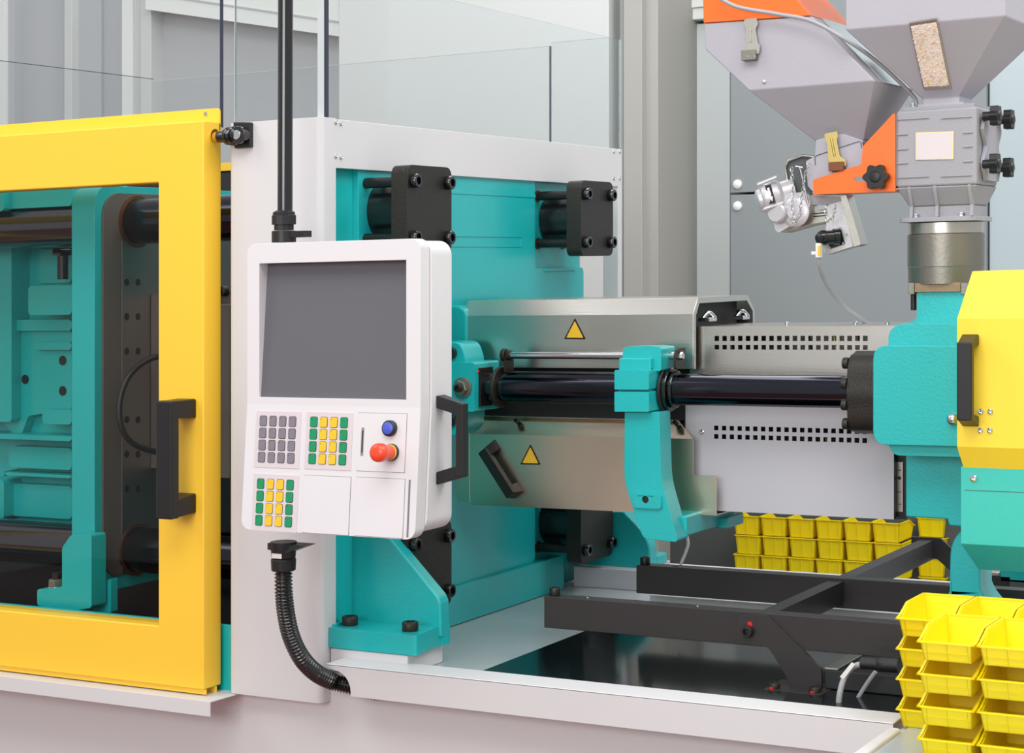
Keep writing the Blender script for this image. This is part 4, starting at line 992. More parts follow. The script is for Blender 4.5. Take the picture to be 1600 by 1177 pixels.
for k, px in enumerate((1422, 1462, 1516)):
    p = at(px, 300, v=vb0 + .01)
    obj('rib', G().prism([(p.x - .004, vb0 + .001, bBm + .002), (p.x - .004, VH - .067, fT), (p.x - .004, VH - .067, zh(340)), (p.x - .004, VH - .080, zh(340)), (p.x - .004, VH - .076, fT), (p.x - .004, vb0 + .001, bBm - .006)], (.008, 0, 0)), 'cast_grey', hp, bevel=.001)
obj('base_flange', G().solid([rrect(xh - .088, xh + .088, VH - .088, VH + .088, .03)], inw(zh(347)), 0, zh(340) - zh(347)), 'cast_grey', hp, bevel=.0015)
for px in (1432, 1503):
    p = at(px, 339, v=VH - .07); obj('bolt', hexa(G(), Vector((p.x, VH - .07, zh(340))), (0, 0, 1), .007, .008), 'chrome', hp)
obj('top_flange', G().box(bL + .012, bR - .008, vb0 + .01, vb1 - .01, bT, bT + .008), 'cast_grey', hp, bevel=.001)
p = at(1427, 166, v=vb0 + .02); obj('bolt', hexa(G(), Vector((p.x, vb0 + .02, bT + .008)), (0, 0, 1), .006, .008), 'chrome', hp)
npl = uw([(1431, 207), (1490.5, 205.5), (1490, 249), (1431, 250)], vb0)
n1 = obj('nameplate', G().solid([npl], inv(vb0 - .002), 0, .0018), 'brass', hp)
c_ = Vector((sum(q[0] for q in npl) / 4, sum(q[1] for q in npl) / 4))
obj('plate_face', G().solid([[tuple(c_ + (Vector(q) - c_) * .95) for q in npl]], inv(vb0 - .0026), 0, .0008), 'keypad_face', n1)
for a, b, y in ((1402, 1452, 186), (1470, 1519, 184), (1402, 1419, 210), (1402, 1419, 233), (1402, 1419, 255), (1505, 1520, 207), (1505, 1520, 229), (1505, 1520, 252), (1402, 1452, 277), (1470, 1519, 275)):
    p, q = at(a, y + 2, v=vb0), at(b, y - 2, v=vb0); obj('cast_bar', G().box(p.x, q.x, vb0 - .003, vb0 + .002, p.z, q.z), 'cast_grey', hp, bevel=.0015)
# wavy door plate + four knobs on +u side
wv = [(vb0 + .02, bT + .002), (vb0 + .05, bT - .0), (vb1 - .01, bT - .005)]
lpz = []
for k in range(13):
    z = bBm + .01 + (bT - bBm - .02) * k / 12; lpz.append((vb0 + .035 + .012 * math.cos(4 * math.pi * k / 12), z))
for k in range(12, -1, -1):
    z = bBm + .01 + (bT - bBm - .02) * k / 12; lpz.append((vb1 - .012 - .012 * math.cos(4 * math.pi * k / 12), z))
obj('door_plate', G().solid([lpz], inu(bR), .001, .010), 'cast_grey', hp, bevel=.001)
def knob(px, py, L=.03):
    base = None
    lob = [(.0215 * (1 + .13 * math.cos(6 * a)) * math.cos(a), .0215 * (1 + .13 * math.cos(6 * a)) * math.sin(a)) for a in [2 * math.pi * k / 48 for k in range(48)]]
    return base, lob
for (px, py, vv) in ((1552, 181, vb0 + .03), (1573, 187, vb1 - .02), (1551, 256, vb0 + .03), (1572, 262, vb1 - .02)):
    p = at(px, py, v=vv); _, lob = knob(px, py)
    x_ = p.x - .004
    k_ = obj('star_knob', G().solid([[(vv + a, p.z + b) for a, b in lob]], lambda y, z, d: Vector((d, y, z)), x_, x_ + .018), 'black', hp, bevel=.003, seg=3)
    obj('hub', G().cyl((bR + .006, vv, p.z), (x_ + .001, vv, p.z), .010, 20), 'black', k_)
    obj('hub_cap', G().lathe((x_ + .018, vv, p.z), (1, 0, 0), [(0, .012), (.003, .010), (.004, .005)], 20), 'black', k_)

# ---- main hopper
mh_ = empty('hopper', (xh, VH, at(1470, 165, v=VH).z), 'grey painted material hopper with a sight window full of pellets', 'hopper')
hv0 = VH - .17; hv1 = VH + .17
h0 = at(1321, 46, v=hv0); h1 = at(1571, 25, v=hv0); hz = (h0.z + h1.z) / 2
hbz = at(1470, 152, v=VH - .07).z; hl, hr_ = at(1441, 152, v=VH - .055).x, at(1499, 152, v=VH - .055).x
HT = .85
T4 = lambda x0, x1, y0, y1, z: [(x0, y0, z), (x1, y0, z), (x1, y1, z), (x0, y1, z)]
g = G(); A4 = T4(h0.x, h1.x, hv0, hv1, HT); B4 = T4(h0.x, h1.x, hv0, hv1, hz); C4 = T4(hl, hr_, VH - .055, VH + .045, hbz); D4 = T4(hl, hr_, VH - .055, VH + .045, bT + .008)
g.faces(A4 + B4 + C4 + D4, [(0, 3, 2, 1)] + [(k * 4 + i, k * 4 + (i + 1) % 4, k * 4 + 4 + (i + 1) % 4, k * 4 + 4 + i) for k in range(3) for i in range(4)] + [(12, 13, 14, 15)])
obj('shell', g, 'hopper_grey', mh_, bevel=.003)
obj('neck_flange', G().box(hl - .008, hr_ + .012, VH - .065, VH + .055, bT + .0085, bT + .014), 'hopper_grey', mh_, bevel=.001)
# window lies on the tapered front face
e0 = Vector(B4[0]); ex = Vector(B4[1]) - e0; f0_ = Vector(C4[0])
nrm_t = ex.cross(Vector(C4[0]) - e0).normalized(); 
if nrm_t.y > 0: nrm_t = -nrm_t
def on_taper(px, py, off=0):
    x = (px - 800) / F; y = (py - YH) / F; ku = CY * x - SY; kv = SY * x + CY; kw = -y - SHEAR_U * ku - SHEAR_V * kv
    d = Vector((ku, kv, kw)); return d * (e0.dot(nrm_t) / d.dot(nrm_t)) + nrm_t * off
wn_ = [on_taper(*q) for q in ((1421, 34), (1465, 27), (1487, 136), (1444, 138.5))]
c = sum(wn_, Vector()) / 4
sw = obj('sight_window', (lambda g: (hexbox(g, wn_, [q + nrm_t * .006 for q in wn_]), g)[1])(G()), 'galv', mh_, bevel=.001)
inn = [c + (q - c) * .9 for q in wn_]
g = G(); hexbox(g, [q + nrm_t * .0062 for q in inn], [q + nrm_t * .0070 for q in inn]); obj('pellet_bed', g, 'pellet', sw)
gp1, gp2 = G(), G()
for k in range(330):
    s_a, t_a = random.random(), random.random()
    p = inn[0].lerp(inn[1], s_a).lerp(inn[3].lerp(inn[2], s_a), t_a) + nrm_t * (.0072 + random.random() * .0012)
    tgt = gp2 if random.random() < .07 else gp1
    r = .0022; tgt.faces([p + Vector((r, 0, 0)), p - Vector((r, 0, 0)), p + Vector((0, r * .8, 0)), p - Vector((0, r * .8, 0)), p + Vector((0, 0, r)), p - Vector((0, 0, r))],
        [(0, 2, 4), (2, 1, 4), (1, 3, 4), (3, 0, 4), (2, 0, 5), (1, 2, 5), (3, 1, 5), (0, 3, 5)])
obj('pellets', gp1, 'pellet', sw, kind='stuff', smooth=180); obj('yellow_pellets', gp2, 'pellet_yellow', sw, kind='stuff', smooth=180)
g = G(); hexbox(g, [q + nrm_t * .0095 for q in inn], [q + nrm_t * .0105 for q in inn]); obj('window_glass', g, 'sight_glass', sw)

# ---- side hopper
sh = empty('side_hopper', at(1310, 222, v=VH - .05), 'grey slanted side hopper with orange upper section', 'hopper')
sv0, sv1 = VH - .15, VH + .13
fpts = [(1100, 36.5), (1268, 25), (1367, 126), (1169.5, 141), (1102, 77)]
Fv = pv(fpts, sv0); Bv_ = [Vector((p.x, sv1, p.z)) for p in Fv]
O0, O1 = at(1274, 221, v=VH - .06), at(1350, 219, v=VH - .06); Oe = at(1374, 180, v=VH - .06)
Ob0, Ob1 = Vector((O0.x, VH + .04, O0.z)), Vector((O1.x, VH + .04, O1.z))
g = G(); g.faces(Fv + Bv_ + [O0, O1, Ob0, Ob1], [(0, 1, 2, 3, 4), (5, 9, 8, 7, 6), (0, 4, 9, 5), (4, 3, 8, 9), (1, 6, 7, 2), (0, 5, 6, 1), (3, 2, 11, 10), (2, 7, 13, 11), (7, 8, 12, 13), (8, 3, 10, 12), (10, 11, 13, 12)])
obj('body', g, 'hopper_grey', sh, bevel=.003)
# orange top section
o0 = pv([(1099, 36), (1267, 24.5), (1246, 0), (1200, -50), (1097, -50)], sv0 - .003)
obj('orange_section', G().prism(o0, (0, sv1 - sv0 + .006, 0)), 'orange', sh, bevel=.002)
# polished chute strip on the right flank
c1 = [at(1268, 26, v=sv0 + .02), at(1300, 32, v=sv1 - .08)]
p1, p2 = Fv[1], Fv[2]; dn = Vector((p2.z - p1.z, 0, -(p2.x - p1.x))).normalized(); dn = -dn if dn.x < 0 else dn
g = G(); aq = [Vector((p1.x, sv0 + .06, p1.z)), Vector((p2.x, sv0 + .06, p2.z)), Vector((p2.x, sv1 - .02, p2.z)), Vector((p1.x, sv1 - .02, p1.z))]
hexbox(g, [q + dn * .001 for q in aq], [q + dn * .003 for q in aq]); obj('polished_chute', g, 'chrome', sh)
p = at(1194.5, 128, v=sv0); obj('rivet', G().lathe(p, (0, -1, 0), [(0, .0045), (.003, .004), (.004, .002)], 12), 'chrome', sh)
def latch(name, pts, v, m, par, lab=None):
    g = G(); q = uw(pts, v - .012)
    t = obj(name, G().solid([rpoly(q, .004)], inv(v - .012), 0, .003), m, par, label=lab, bevel=.0006)
    return t
l1 = latch('toggle_latch', [(1163, 30), (1182, 28), (1184, 38), (1180, 45), (1184, 68), (1187, 70), (1186, 84), (1161, 84), (1161, 70), (1164, 66), (1166, 46), (1162, 38)], sv0, 'galv', sh)
a_, b_ = at(1163, 80, v=sv0), at(1185, 94, v=sv0); obj('catch', G().box(a_.x, b_.x, sv0 - .02, sv0, b_.z, a_.z), 'dull_steel', l1, bevel=.001)
a_, b_ = at(1171, 42, v=sv0 - .013), at(1174, 66, v=sv0 - .013); obj('ridge', G().box(a_.x, b_.x, sv0 - .016, sv0 - .012, b_.z, a_.z), 'galv', l1, bevel=.001)
for px in (1169, 1179):
    p = at(px, 88, v=sv0 - .02); obj('rivet', G().lathe(p, (0, -1, 0), [(0, .0028), (.001, .0025)], 10), 'chrome', l1)
# outlet spout and grey slide plate
spv = VH - .085
sp = empty('slide_gate', at(1300, 280, v=spv), 'grey slide gate plate under the side hopper, behind the orange bracket', 'slide gate')
obj('slide_plate', G().solid([rpoly(uw([(1259, 252), (1276, 243), (1347, 222), (1352, 262), (1270, 300), (1262, 290)], spv), .003)], inv(spv), 0, .004), 'hopper_grey', sp, bevel=.0008)
obj('spout', G().solid([uw([(1273, 246), (1275, 219), (1300, 212), (1318, 209), (1349, 220), (1347, 224)], spv + .006)], inv(spv + .006), 0, .09), 'hopper_grey', sp, bevel=.001)
obj('slide_seam', G().tube([at(a, b, v=spv - .001) for a, b in ((1274, 258), (1273, 246), (1276, 243), (1342, 221), (1345, 222), (1346, 231))], .0009, 6, 1), 'bg_dark', sp)
l2 = latch('toggle_latch', [(1288, 209), (1308, 205), (1309, 213), (1307, 219), (1312, 244), (1321, 250), (1322, 259), (1298, 264), (1294, 250), (1292, 223), (1289, 219)], spv, 'brass', sp, 'brass coloured toggle latch')
a_, b_ = at(1299, 254, v=spv), at(1322, 267, v=spv); obj('catch', G().box(a_.x, b_.x, spv - .02, spv, b_.z, a_.z), 'bronze', l2, bevel=.001)
obj('ridge', G().tube([at(1299, 217, v=spv - .013), at(1304, 244, v=spv - .013)], .003, 8, 1), 'brass', l2)
# ---- orange bracket
vo = VH - .10
obk = empty('orange_bracket', at(1398, 302, v=vo), 'orange bracket joining the side hopper to the mixer block', 'bracket')
out = uw([(1396, 177), (1399, 180), (1399, 299), (1271, 304), (1270, 281), (1346, 257), (1348, 229)], vo)
s1_ = uw([(1335, 276.5), (1360, 276), (1360, 283.5), (1335, 284)], vo)
obj('plate', G().solid([rpoly(out, .002), rpoly(s1_[::-1], .004)], inv(vo), 0, .003), 'orange', obk, bevel=.0008)
a_ = at(1392, 178, v=vo); b_ = at(1399, 300, v=vo)
obj('end_flange', G().box(a_.x + .003, b_.x - .001, vo + .003, vo + .0095, b_.z, at(1397, 178, v=vo).z), 'orange', obk)
c_ = at(1271, 304, v=vo); d_2 = at(1399, 299, v=vo)
obj('bottom_flange', G().box(c_.x, d_2.x, vo + .003, vo + .09, (c_.z + d_2.z) / 2, (c_.z + d_2.z) / 2 + .003), 'orange', obk)
p = at(1373, 277, v=vo)
lob = [(p.x + .0265 * (1 + .13 * math.cos(6 * a)) * math.cos(a), p.z + .0265 * (1 + .13 * math.cos(6 * a)) * math.sin(a)) for a in [2 * math.pi * k / 60 for k in range(60)]]
kb = obj('star_knob', G().solid([lob], inv(vo), -.026, -.008), 'black', obk, bevel=.004, seg=3)
obj('hub', G().cyl((p.x, vo, p.z), (p.x, vo - .009, p.z), .013, 20), 'black', kb); obj('hub_cap', G().lathe((p.x, vo - .026, p.z), (0, -1, 0), [(0, .013), (.003, .011), (.004, .004)], 20), 'black', kb)
# ---- vibrating drive: silver motor, housing, junction box
vm = VH - .06
mo = empty('drive_motor', at(1260, 360, v=vm), 'silver geared drive motor with chains hanging below the side hopper', 'motor')
# motor can, axis roughly along u, tilted
mc = at(1215, 306, v=vm); ax_ = (at(1245, 297, v=vm + .02) - at(1186, 314, v=vm - .02)).normalized()
s0_ = mc - ax_ * .05
obj('motor_can', G().lathe(s0_, ax_, [(0, .020), (.004, .026), (.012, .028), (.014, .036), (.020, .040), (.050, .040), (.056, .036), (.062, .030), (.090, .030)], 40), 'motor_grey', mo)
for a0_, b0_ in (((1184, 289), (1214, 277)), ((1194, 327), (1224, 317))):
    p, q = at(*a0_, v=vm - .042), at(*b0_, v=vm - .035); obj('cooling_fin', G().tube([p, q], .0045, 10, 1), 'motor_grey', mo)
lq = pv([(1195, 290), (1204, 288), (1212, 317), (1202, 319)], vm - .0445)
al = obj('arrow_label', G().prism(lq, (0, .001, 0)), 'print_black', mo)
ar = pv([(1198.5, 294), (1202, 293), (1202.2, 296), (1205, 303), (1204.7, 307), (1207.5, 306.5), (1207, 315), (1201.5, 308.5), (1203.5, 308), (1200.5, 301)], vm - .0455)
obj('white_arrow', G().solid([[(p.x, p.z) for p in ar]], inv(vm - .0456), 0, .0008), 'print_white', al)
# lower elbow + gearbox block
pe = at(1219, 333, v=vm - .01); obj('elbow', G().lathe(pe - Vector((0, .03, 0)), (.15, 1, 0), [(0, .020), (.004, .024), (.05, .026)], 32), 'motor_grey', mo)
gb = rpoly(uw([(1212, 340), (1222, 305), (1262, 300), (1272, 316), (1264, 338), (1222, 364), (1216, 360)], vm), .008)
obj('gear_case', G().solid([gb], inv(vm - .02), 0, .06), 'motor_grey', mo, bevel=.004)
pg_ = at(1243, 332, v=vm - .02); obj('gear_cover', G().lathe(pg_, (0, -1, 0), [(0, .034), (.003, .034), (.006, .028), (.006, .018), (.010, .016)], 40), 'motor_grey', mo)
ex1 = uw([(1262, 318), (1322, 312), (1322, 345), (1262, 342)], vm + .01)
obj('extrusion', G().solid([uw([(1258, 322), (1264, 316), (1320, 312), (1322, 342), (1264, 352), (1222, 364)], vm + .005)], inv(vm + .005), 0, .06), 'galv', mo, bevel=.002)
for yy_ in (333, 337.5):
    p, q = at(1271, yy_ + 1, v=vm + .003), at(1317, yy_ - 3, v=vm + .003); obj('groove', G().tube([p, q], .0012, 6, 1), 'print_black', mo)
obj('top_clip', G().solid([uw([(1276, 320), (1290, 318), (1290, 327), (1277, 329)], vm - .004)], inv(vm - .004), 0, .01), 'chrome', mo, bevel=.001)
# channel bracket behind (dark)
chn = uw([(1228, 262), (1232, 251), (1252, 243), (1270, 245), (1258, 252), (1262, 290), (1270, 304), (1240, 309), (1233, 300)], vm + .01)
obj('channel', G().solid([rpoly(chn, .002)], inv(vm + .01), 0, .004), 'bg_dark', mo)
obj('channel_rim', G().tube([at(a, b, v=vm + .005) for a, b in ((1240, 308), (1233, 298), (1227, 262), (1232, 251), (1254, 243), (1272, 245))], .003, 8, 1), 'galv', mo)
shf = pv([(1256, 312), (1268, 305), (1310, 308), (1318, 312), (1290, 320), (1262, 320)], vm - .02)
obj('shelf', G().solid([[(p.x, p.z) for p in shf]], inv(vm - .01), 0, .03), 'cast_grey', mo, bevel=.001)
# pins and chains
obj('pull_pin', G().tube([at(1243, 260, v=vm - .03), at(1254, 262, v=vm - .03)], .0022, 8, 1), 'chrome', mo)
obj('pull_pin', G().tube([at(1249, 261, v=vm - .03), at(1255, 285, v=vm - .03), at(1262, 317, v=vm - .03)], .0024, 8, 1), 'chrome', mo)
def chain(path, par, step=.0105):
    pts = [at(a, b, v=vm - .045) for a, b in path]; g = G(); k = 0
    for i in range(len(pts) - 1):
        a, b = pts[i], pts[i + 1]; L = (b - a).length; n = max(1, round(L / step))
        for j in range(n):
            c = a.lerp(b, (j + .5) / n); d = (b - a).normalized(); s = (Vector((0, 1, 0)) if k % 2 else Vector((0, 1, 0)).cross(d)).normalized(); k += 1
            g.tube([c + d * .0065 * math.cos(t) + s * .0032 * math.sin(t) for t in [math.pi * 2 * m / 8 for m in range(8)]], .0009, 6, 1, True)
    return obj('chain', g, 'chrome', par)
chain([(1237, 262), (1238, 280), (1239, 305), (1237, 322), (1240, 340), (1236, 348), (1240, 352), (1247, 342), (1251, 325), (1254, 300), (1256, 280), (1264, 256)], mo)
chain([(1290, 326), (1291, 341), (1294, 346), (1302, 338), (1306, 320)], mo)
# junction box
jb = empty('junction_box', at(1320, 395, v=vm), 'tilted grey junction box with a black round connector', 'junction box')
jp = uw([(1312, 306), (1324, 305), (1344, 383), (1338, 386), (1292, 398), (1286, 394), (1280, 370), (1319, 350)], vm - .01)
obj('box', G().solid([rpoly(uw([(1296, 308), (1314, 305), (1333, 385), (1291, 398), (1286, 394)], vm - .008), .003)], inv(vm - .008), 0, .045), 'motor_grey', jb, bevel=.002)
obj('lid', G().solid([rpoly(uw([(1313, 306), (1322, 304), (1345, 382), (1334, 386)], vm - .012), .002)], inv(vm - .012), 0, .05), 'galv', jb, bevel=.002)
fq = pv([(1299, 360), (1313, 355), (1320, 381), (1297, 389), (1292, 372)], vm - .012)
cn = obj('connector_flange', G().prism(fq, (0, .004, 0)), 'black', jb, bevel=.001)
pc_ = at(1306, 373, v=vm - .012)
obj('connector', G().lathe(at(1310, 370, v=vm - .014), (-.80, -.58, -.06), [(0, .019), (.012, .019), (.013, .0165), (.030, .0165), (.031, .018), (.038, .018), (.046, .015), (.052, .008)], 28), 'black_gloss', cn)
obj('connector_boot', G().lathe(at(1281, 368, v=vm - .052), (0, 0, -1), [(0, .011), (.008, .011), (.016, .008)], 20), 'black', cn)
for px, py in ((1312, 358), (1317, 380), (1297, 387)):
    p = at(px, py, v=vm - .013); obj('screw', G().lathe(p, (0, -1, 0), [(0, .003), (.002, .0025)], 10), 'chrome', cn)
p = at(1323, 366, v=vm - .009); obj('screw', G().lathe(p, (0, -1, 0), [(0, .003), (.002, .0025)], 10), 'chrome', jb)
cb_ = empty('signal_cable', at(1350, 503, v=VH), 'grey signal cable curving from the junction box down to the barrel guard', 'cable')
a_, b_ = at(1275, 380, v=vm - .055), at(1283, 403, v=vm - .055)
obj('plug_body', G().box(a_.x, b_.x, vm - .06, vm - .045, b_.z, a_.z), 'print_white', cb_, bevel=.002)
a_, b_ = at(1278, 384, v=vm - .061), at(1282, 399, v=vm - .061); obj('yellow_tag', G().box(a_.x, b_.x, vm - .062, vm - .0602, b_.z, a_.z), 'warn_yellow', cb_)
a_, b_ = at(1268, 393, v=vm - .055), at(1275, 398, v=vm - .055); obj('plug_lever', G().box(a_.x, b_.x, vm - .058, vm - .048, b_.z, a_.z), 'print_white', cb_, bevel=.001)
obj('cable', G().tube([at(1279, 402, v=vm - .052), at(1281, 418, v=vm - .04), at(1292, 445, v=vm), at(1316, 476, v=vm + .06), at(1347, 500, v=vm + .1), at(1358, 508, v=vm + .12)], .0052, 12, 6), 'cable_grey', cb_)
# top cable over hoppers
obj('overhead_cable', G().tube([at(1112, -12, v=VH - .19), at(1150, 10, v=VH - .185), at(1215, 22, v=VH - .18), at(1268, 33, v=VH - .185), at(1322, 62, v=VH - .18), at(1365, 92, v=VH - .1), at(1402, 125, v=VH - .06), at(1428, 152, v=VH - .04), at(1432, 166, v=VH - .04)], .0046, 12, 8), 'cable_grey',
    label='grey cable draped across the side hopper towards the mixer block', cat='cable')

# ================================================================== RAILS + CROSS FRAME
VR = 3.70
def rail(nm, px, top, bot, v, lab, x_end=.2, th=.04):
    a_ = at(px, top, v=v); b_ = at(px, bot, v=v); t = empty('guide_rail', Vector((a_.x, v, b_.z)), lab, 'rail', 'dark steel carriage rails')
    obj('bar', G().box(a_.x, x_end, v, v + th, b_.z, a_.z), 'rail_black', t, bevel=.0015)
    return t, a_
t, a_ = rail('guide_rail', 850, 932, 981, VR, 'front dark steel rail, running behind the sloping black bracket')
p = at(867, 929, v=VR + .02); obj('end_bolt', socket_bolt(G(), Vector((p.x, VR + .02, a_.z)), (0, 0, 1), .0125, .018), 'black', t)
for px in (918, 1090):
    p = at(px, 940, v=VR + .02); obj('screw', G().lathe(Vector((p.x, VR + .02, a_.z)), (0, 0, 1), [(0, .004), (.002, .003)], 10), 'dull_steel', t)
a2 = at(994, 883, u=a_.x)
t2, a2_ = rail('guide_rail', 994, 883, 927, a2.y, 'rear dark steel rail, behind the front one')
p = at(1008, 880, v=a2.y + .02); obj('end_bolt', socket_bolt(G(), Vector((p.x, a2.y + .02, a2_.z)), (0, 0, 1), .0125, .018), 'black', t2)
p = at(1056, 883, v=a2.y + .02); obj('plug', G().lathe(Vector((p.x, a2.y + .02, a2_.z)), (0, 0, 1), [(0, .009), (.001, .008)], 16), 'black', t2)
# light strip seen between the rails
a_ = at(1035, 930, v=a2.y + .1)
ls = obj('light_sill', G().box(at(1020, 930, v=4.32).x, .2, 4.30, 4.36, DECK, at(1035, 931, v=4.30).z), 'panel_white', bevel=.003, label='pale sill strip glimpsed between the two dark rails', cat='sill')
# cross frame
cf = empty('carriage_frame', at(1245, 1090, v=VR - .006), 'black sloping bracket frame with a long cross beam over the rails', 'machine frame')
vq = VR - .0095
bp_ = [(1152, 960), (1198, 962), (1283, 1045), (1284, 1079), (1236, 1077), (1230, 1060), (1200, 1011), (1152, 1006)]
obj('near_bracket', G().solid([rpoly(uw(bp_, vq), [.002, .006, .008, 0, 0, .01, .01, .002])], inv(vq), 0, .009), 'rail_black', cf, bevel=.001)
z0_ = at(1240, 1079, v=vq).z
b0_, b1_ = at(1198, 1084, v=vq - .035), at(1296, 1095, v=vq - .02)
obj('foot_plate', G().box(at(1197, 1085, v=vq - .03).x, at(1296, 1085, v=vq - .0).x, vq - .05, vq + .06, DECK + .0055, z0_ + .002), 'rail_black', cf, bevel=.002)
for px, py in ((1219, 1074), (1283, 1080)):
    p = at(px, py, w=z0_ + .002); sb_ = obj('foot_bolt', socket_bolt(G(), Vector((p.x, vq - .025, z0_ + .002)), (0, 0, 1), .0125, .016), 'cast_black', cf)
    obj('red_mark', G().box(p.x - .006, p.x + .002, vq - .039, vq - .0365, z0_ + .0022, z0_ + .011), 'red_mark', sb_)
p = at(1170, 986, v=vq); b5 = obj('pivot_bolt', socket_bolt(G(), p, (0, -1, 0), .0125, .016), 'cast_black', cf)
pr_ = at(1172, 975, v=vq); obj('red_mark', G().box(pr_.x - .005, pr_.x + .005, vq - .0015, vq, pr_.z - .006, pr_.z + .004), 'red_mark', b5)
# beam
tl, tr = at(1174, 958, v=vq + .01), at(1200, 963, v=vq + .01)
zt5 = tr.z; z2 = at(1229, 987, v=vq + .02)
xr5 = at(1199, 963, v=vq + .01).x; vfar = at(1458, 842, u=xr5).y
sec5 = [(tl.x, zt5), (xr5, zt5), (xr5 + .055, zt5 - .058), (xr5 + .05, zt5 - .066), (xr5 - .006, zt5 - .008), (tl.x, zt5 - .008)]
xr6 = at(1458, 842, u=xr5)
obj('cross_beam', G().box(tl.x, xr5, vq + .0095, vfar, zt5 - .052, zt5), 'rail_black', cf, bevel=.001)
fb5 = [(xr5 - .06, zt5 + .006), (xr5 + .02, zt5 + .006), (xr5 + .05, zt5 - .02), (xr5 + .14, zt5 - .12), (xr5 + .14, DECK + .0055), (xr5 + .08, DECK + .0055), (xr5 + .06, zt5 - .09), (xr5 + .01, zt5 - .05), (xr5 - .06, zt5 - .05)]
obj('far_bracket', G().solid([fb5], inv(vfar), 0, .009), 'rail_black', cf, bevel=.001)
# under-bracket clutter: trunking, black connector and grey cables
tr_ = empty('cable_trunking', at(1340, 1090, v=3.75), 'dark cable trunking on the tray beside the yellow bins', 'trunking')
xq = at(1288, 1050, v=VR).x
obj('channel', G().box(xq, ucab - .02, VR + .0, VR + .5, DECK + .006, DECK + .045), 'interior', tr_, bevel=.002)
obj('channel_lid', G().box(xq, xq + .03, VR + .0, VR + .48, DECK + .0455, DECK + .050), 'galv', tr_, bevel=.001)
pk = empty('power_plug', at(1370, 1040, v=3.62), 'black plug with a grey cable lying beside the yellow bins', 'plug')
obj('plug_body', G().tube([at(1346, 1036, v=3.62), at(1372, 1038, v=3.62), at(1374, 1038, v=3.62), at(1405, 1040, v=3.62)], lambda t: .0125 if t < .62 else .015, 20, 3), 'rubber', pk)
obj('cable', G().tube([at(1350, 1038, v=3.62), at(1334, 1042, v=3.62), at(1320, 1058, v=3.61), at(1312, 1085, v=3.6), at(1310, 1112, v=3.6)], .0062, 12, 6), 'cable_grey', pk)
a_ = at(1322, 1056, v=3.60); obj('cable_tie', G().prism(pv([(1312, 1058), (1330, 1036), (1335, 1040), (1318, 1062)], 3.602), (0, .006, 0)), 'print_white', pk)
obj('loose_cable', G().tube([at(1368, 1050, v=3.66), at(1355, 1068, v=3.66), at(1340, 1092, v=3.66), at(1330, 1112, v=3.66)], .0045, 10, 6), 'cable_grey', label='thin grey cable beside the power plug', cat='cable')

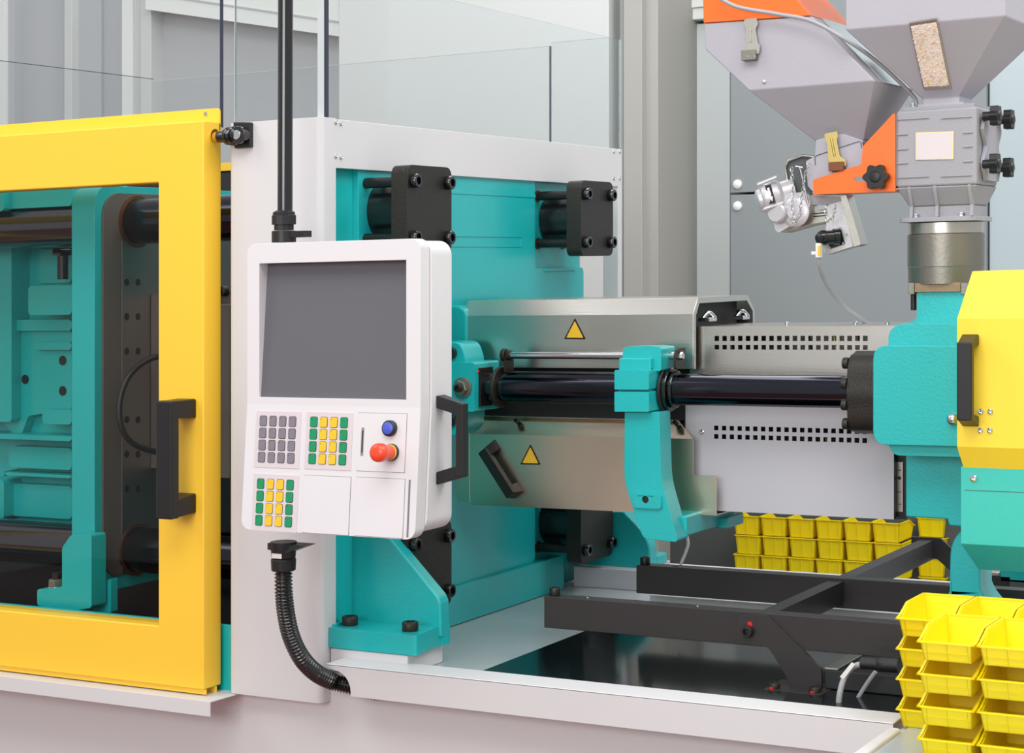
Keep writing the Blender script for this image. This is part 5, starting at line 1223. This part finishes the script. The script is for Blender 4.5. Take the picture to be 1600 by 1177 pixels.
# ================================================================== YELLOW BINS
BW, BD, BH = .103, .165, .0575
def bin_mesh(fn):
    """open-fronted stacking bin; origin: front lip, left corner, bottom. Returns G for body and rim"""
    w_, d_, h_ = BW - .006, BD, BH - .004
    t = .0022; lipz = h_ * .62; inset = .006
    # side profile (y from 0 front to d back)
    prof = [(.012, 0), (d_ - .004, 0), (d_, h_), (.062, h_), (.018, lipz + .004), (.0, lipz)]
    g = G()
    def P3(x, y, z): return Vector(fn(x, y, z))
    for x0, x1, sgn in ((0, t, 1), (w_ - t, w_, -1)):
        A = [P3((x0 if sgn > 0 else x0 - 0) + (inset * (1 - z / h_)) * sgn, y, z) for y, z in prof]; Bq = [P3(x1 + (inset * (1 - z / h_)) * sgn, y, z) for y, z in prof]
        n = len(prof); g.faces(A + Bq, [tuple(range(n)), tuple(range(2 * n - 1, n - 1, -1))] + [(i, (i + 1) % n, (i + 1) % n + n, i + n) for i in range(n)])
    def slab(a, b, c, d, off):
        A = [P3(*q) for q in (a, b, c, d)]; Bq = [P3(q[0], q[1] + off[1], q[2] + off[2]) for q in (a, b, c, d)]; hexbox(g, A, Bq)
    slab((inset, .012, 0), (w_ - inset, .012, 0), (w_ - inset, d_ - .004, 0), (inset, d_ - .004, 0), (0, 0, t))           # floor
    slab((inset, .012, 0), (w_ - inset, .012, 0), (w_ - inset * .4, 0, lipz), (inset * .4, 0, lipz), (0, t, 0))          # low front
    slab((inset, d_ - .004, 0), (w_ - inset, d_ - .004, 0), (w_, d_, h_), (0, d_, h_), (0, -t, 0))                       # back
    # rim: flange that follows the top edge
    rg = G(); rt = .0028; ro = .0035
    rp = [(d_ + ro, h_), (.060, h_), (.016, lipz + .003), (-ro, lipz)]
    def rimseg(a, b):
        hexbox(rg, [P3(*q) for q in a], [P3(*q) for q in b])
    for sg, xo in ((-1, 0), (1, w_)):
        for (y0, z0), (y1, z1) in zip(rp, rp[1:]):
            a = [(xo - (ro if sg < 0 else .001), y0, z0), (xo + (ro if sg > 0 else .001), y0, z0), (xo + (ro if sg > 0 else .001), y1, z1), (xo - (ro if sg < 0 else .001), y1, z1)]
            rimseg(a, [(q[0], q[1], q[2] + rt) for q in a])
    for y0, y1, z in ((-ro, .003, lipz), (d_ - .003, d_ + ro, h_)):
        a = [(-ro, y0, z), (w_ + ro, y0, z), (w_ + ro, y1, z), (-ro, y1, z)]; rimseg(a, [(q[0], q[1], q[2] + rt) for q in a])
    # front label holder ribs and back ribs
    fg = g
    for x in (.012, w_ / 2, w_ - .012):
        hexbox(fg, [P3(x - .001, .0125, .002), P3(x + .001, .0125, .002), P3(x + .001, .002, lipz - .001), P3(x - .001, .002, lipz - .001)], [P3(x - .001, .010, .002), P3(x + .001, .010, .002), P3(x + .001, -.001, lipz - .001), P3(x - .001, -.001, lipz - .001)])
        hexbox(fg, [P3(x - .0012, d_ - .004, .003), P3(x + .0012, d_ - .004, .003), P3(x + .0012, d_, h_ - .001), P3(x - .0012, d_, h_ - .001)], [P3(x - .0012, d_ - .0015, .003), P3(x + .0012, d_ - .0015, .003), P3(x + .0012, d_ + .0028, h_ - .001), P3(x - .0012, d_ + .0028, h_ - .001)])
    hexbox(fg, [P3(.008, .0085, .012), P3(w_ - .008, .0085, .012), P3(w_ - .008, .0075, .015), P3(.008, .0075, .015)], [P3(.008, .0065, .012), P3(w_ - .008, .0065, .012), P3(w_ - .008, .0055, .015), P3(.008, .0055, .015)])
    return g, rg
def make_bin(o, label, group, rot=0.0, flip=False):
    t = empty('storage_bin', o, label, 'storage bin', group)
    def fn(x, y, z):
        if flip: x, y = BW - .006 - x, -y
        return (o[0] + x, o[1] + y, o[2] + z)
    b, r = bin_mesh(fn)
    obj('tub', b, 'bin_yellow', t); obj('rim', r, 'bin_yellow', t)
    return t
# near stack, on the end cabinet
wtopc = -.8805 + .001
lv = ['bottom', 'second', 'third', 'fourth', 'top']
vback = 3.42; xb0 = at(1403, 1095, v=vback).x
vfront = vback - .195; xf0 = at(1436, 1150, v=vfront).x
GRP = 'yellow bins stacked at the right front corner'
proto = None
names_b = ['left end', 'second', 'third']; names_f = ['left', 'second', 'right edge']
first = Vector((xb0, vback, wtopc))
for row, (xs, vs_, names, nlev) in enumerate(((xb0, vback, names_b, 4), (xf0, vfront, names_f, 4))):
    for c in range(3):
        for l in range(nlev):
            pos = Vector((xs + c * (BW + .004), vs_, wtopc + l * BH))
            lev = ('bottom', 'second up', 'third up', 'topmost')[l]
            lab = 'yellow bin, %s of the %s column, %s row, near stack' % (lev, names[c], 'back' if row == 0 else 'front')
            if proto is None: proto = make_bin(pos, lab, GRP)
            else: copy_tree(proto, pos - first, None, lab)
# far stack seen from behind
vs2 = 6.25; fx = at(1147, 850, v=vs2).x
far_top = at(1147, 806, v=vs2).z; 
f1st = None; GR2 = 'yellow bins stacked on the far table behind the machine'
for c in range(7):
    for l in range(4):
        pos = Vector((fx + c * (BW + .001) + (.006 if l % 2 else 0), vs2 + (.0 if c < 6 else .18), far_top - (l + 1) * BH * 1.22 + .003))
        lab = 'yellow bin on the far table, column %s from the left, %s' % (('one', 'two', 'three', 'four', 'five', 'six', 'seven')[c], ('top level', 'second level', 'third level', 'lowest level')[l])
        if f1st is None:
            f1st = pos; t = empty('storage_bin', pos, lab, 'storage bin', GR2)
            def fn2(x, y, z): return (f1st.x + BW - .006 - x + .0, f1st.y + BD - y, f1st.z + z * 1.22)
            b, r = bin_mesh(fn2); obj('tub', b, 'bin_yellow', t); obj('rim', r, 'bin_yellow', t); pf_ = t
        else: copy_tree(pf_, pos - f1st, None, lab)
tz = far_top - 4 * BH * 1.22 + .002
tb = empty('far_table', (fx + .4, 6.4, w0), 'dark table carrying the far stack of yellow bins', 'table')
obj('table_top', G().box(fx - .3, fx + 1.6, 6.12, 6.44, tz - .03, tz), 'bg_dark', tb, bevel=.002)
for x_ in (fx - .25, fx + 1.5):
    for y_ in (6.16, 6.38): obj('leg', G().box(x_, x_ + .04, y_, y_ + .04, -1.75, tz - .03), 'bg_dark', tb)
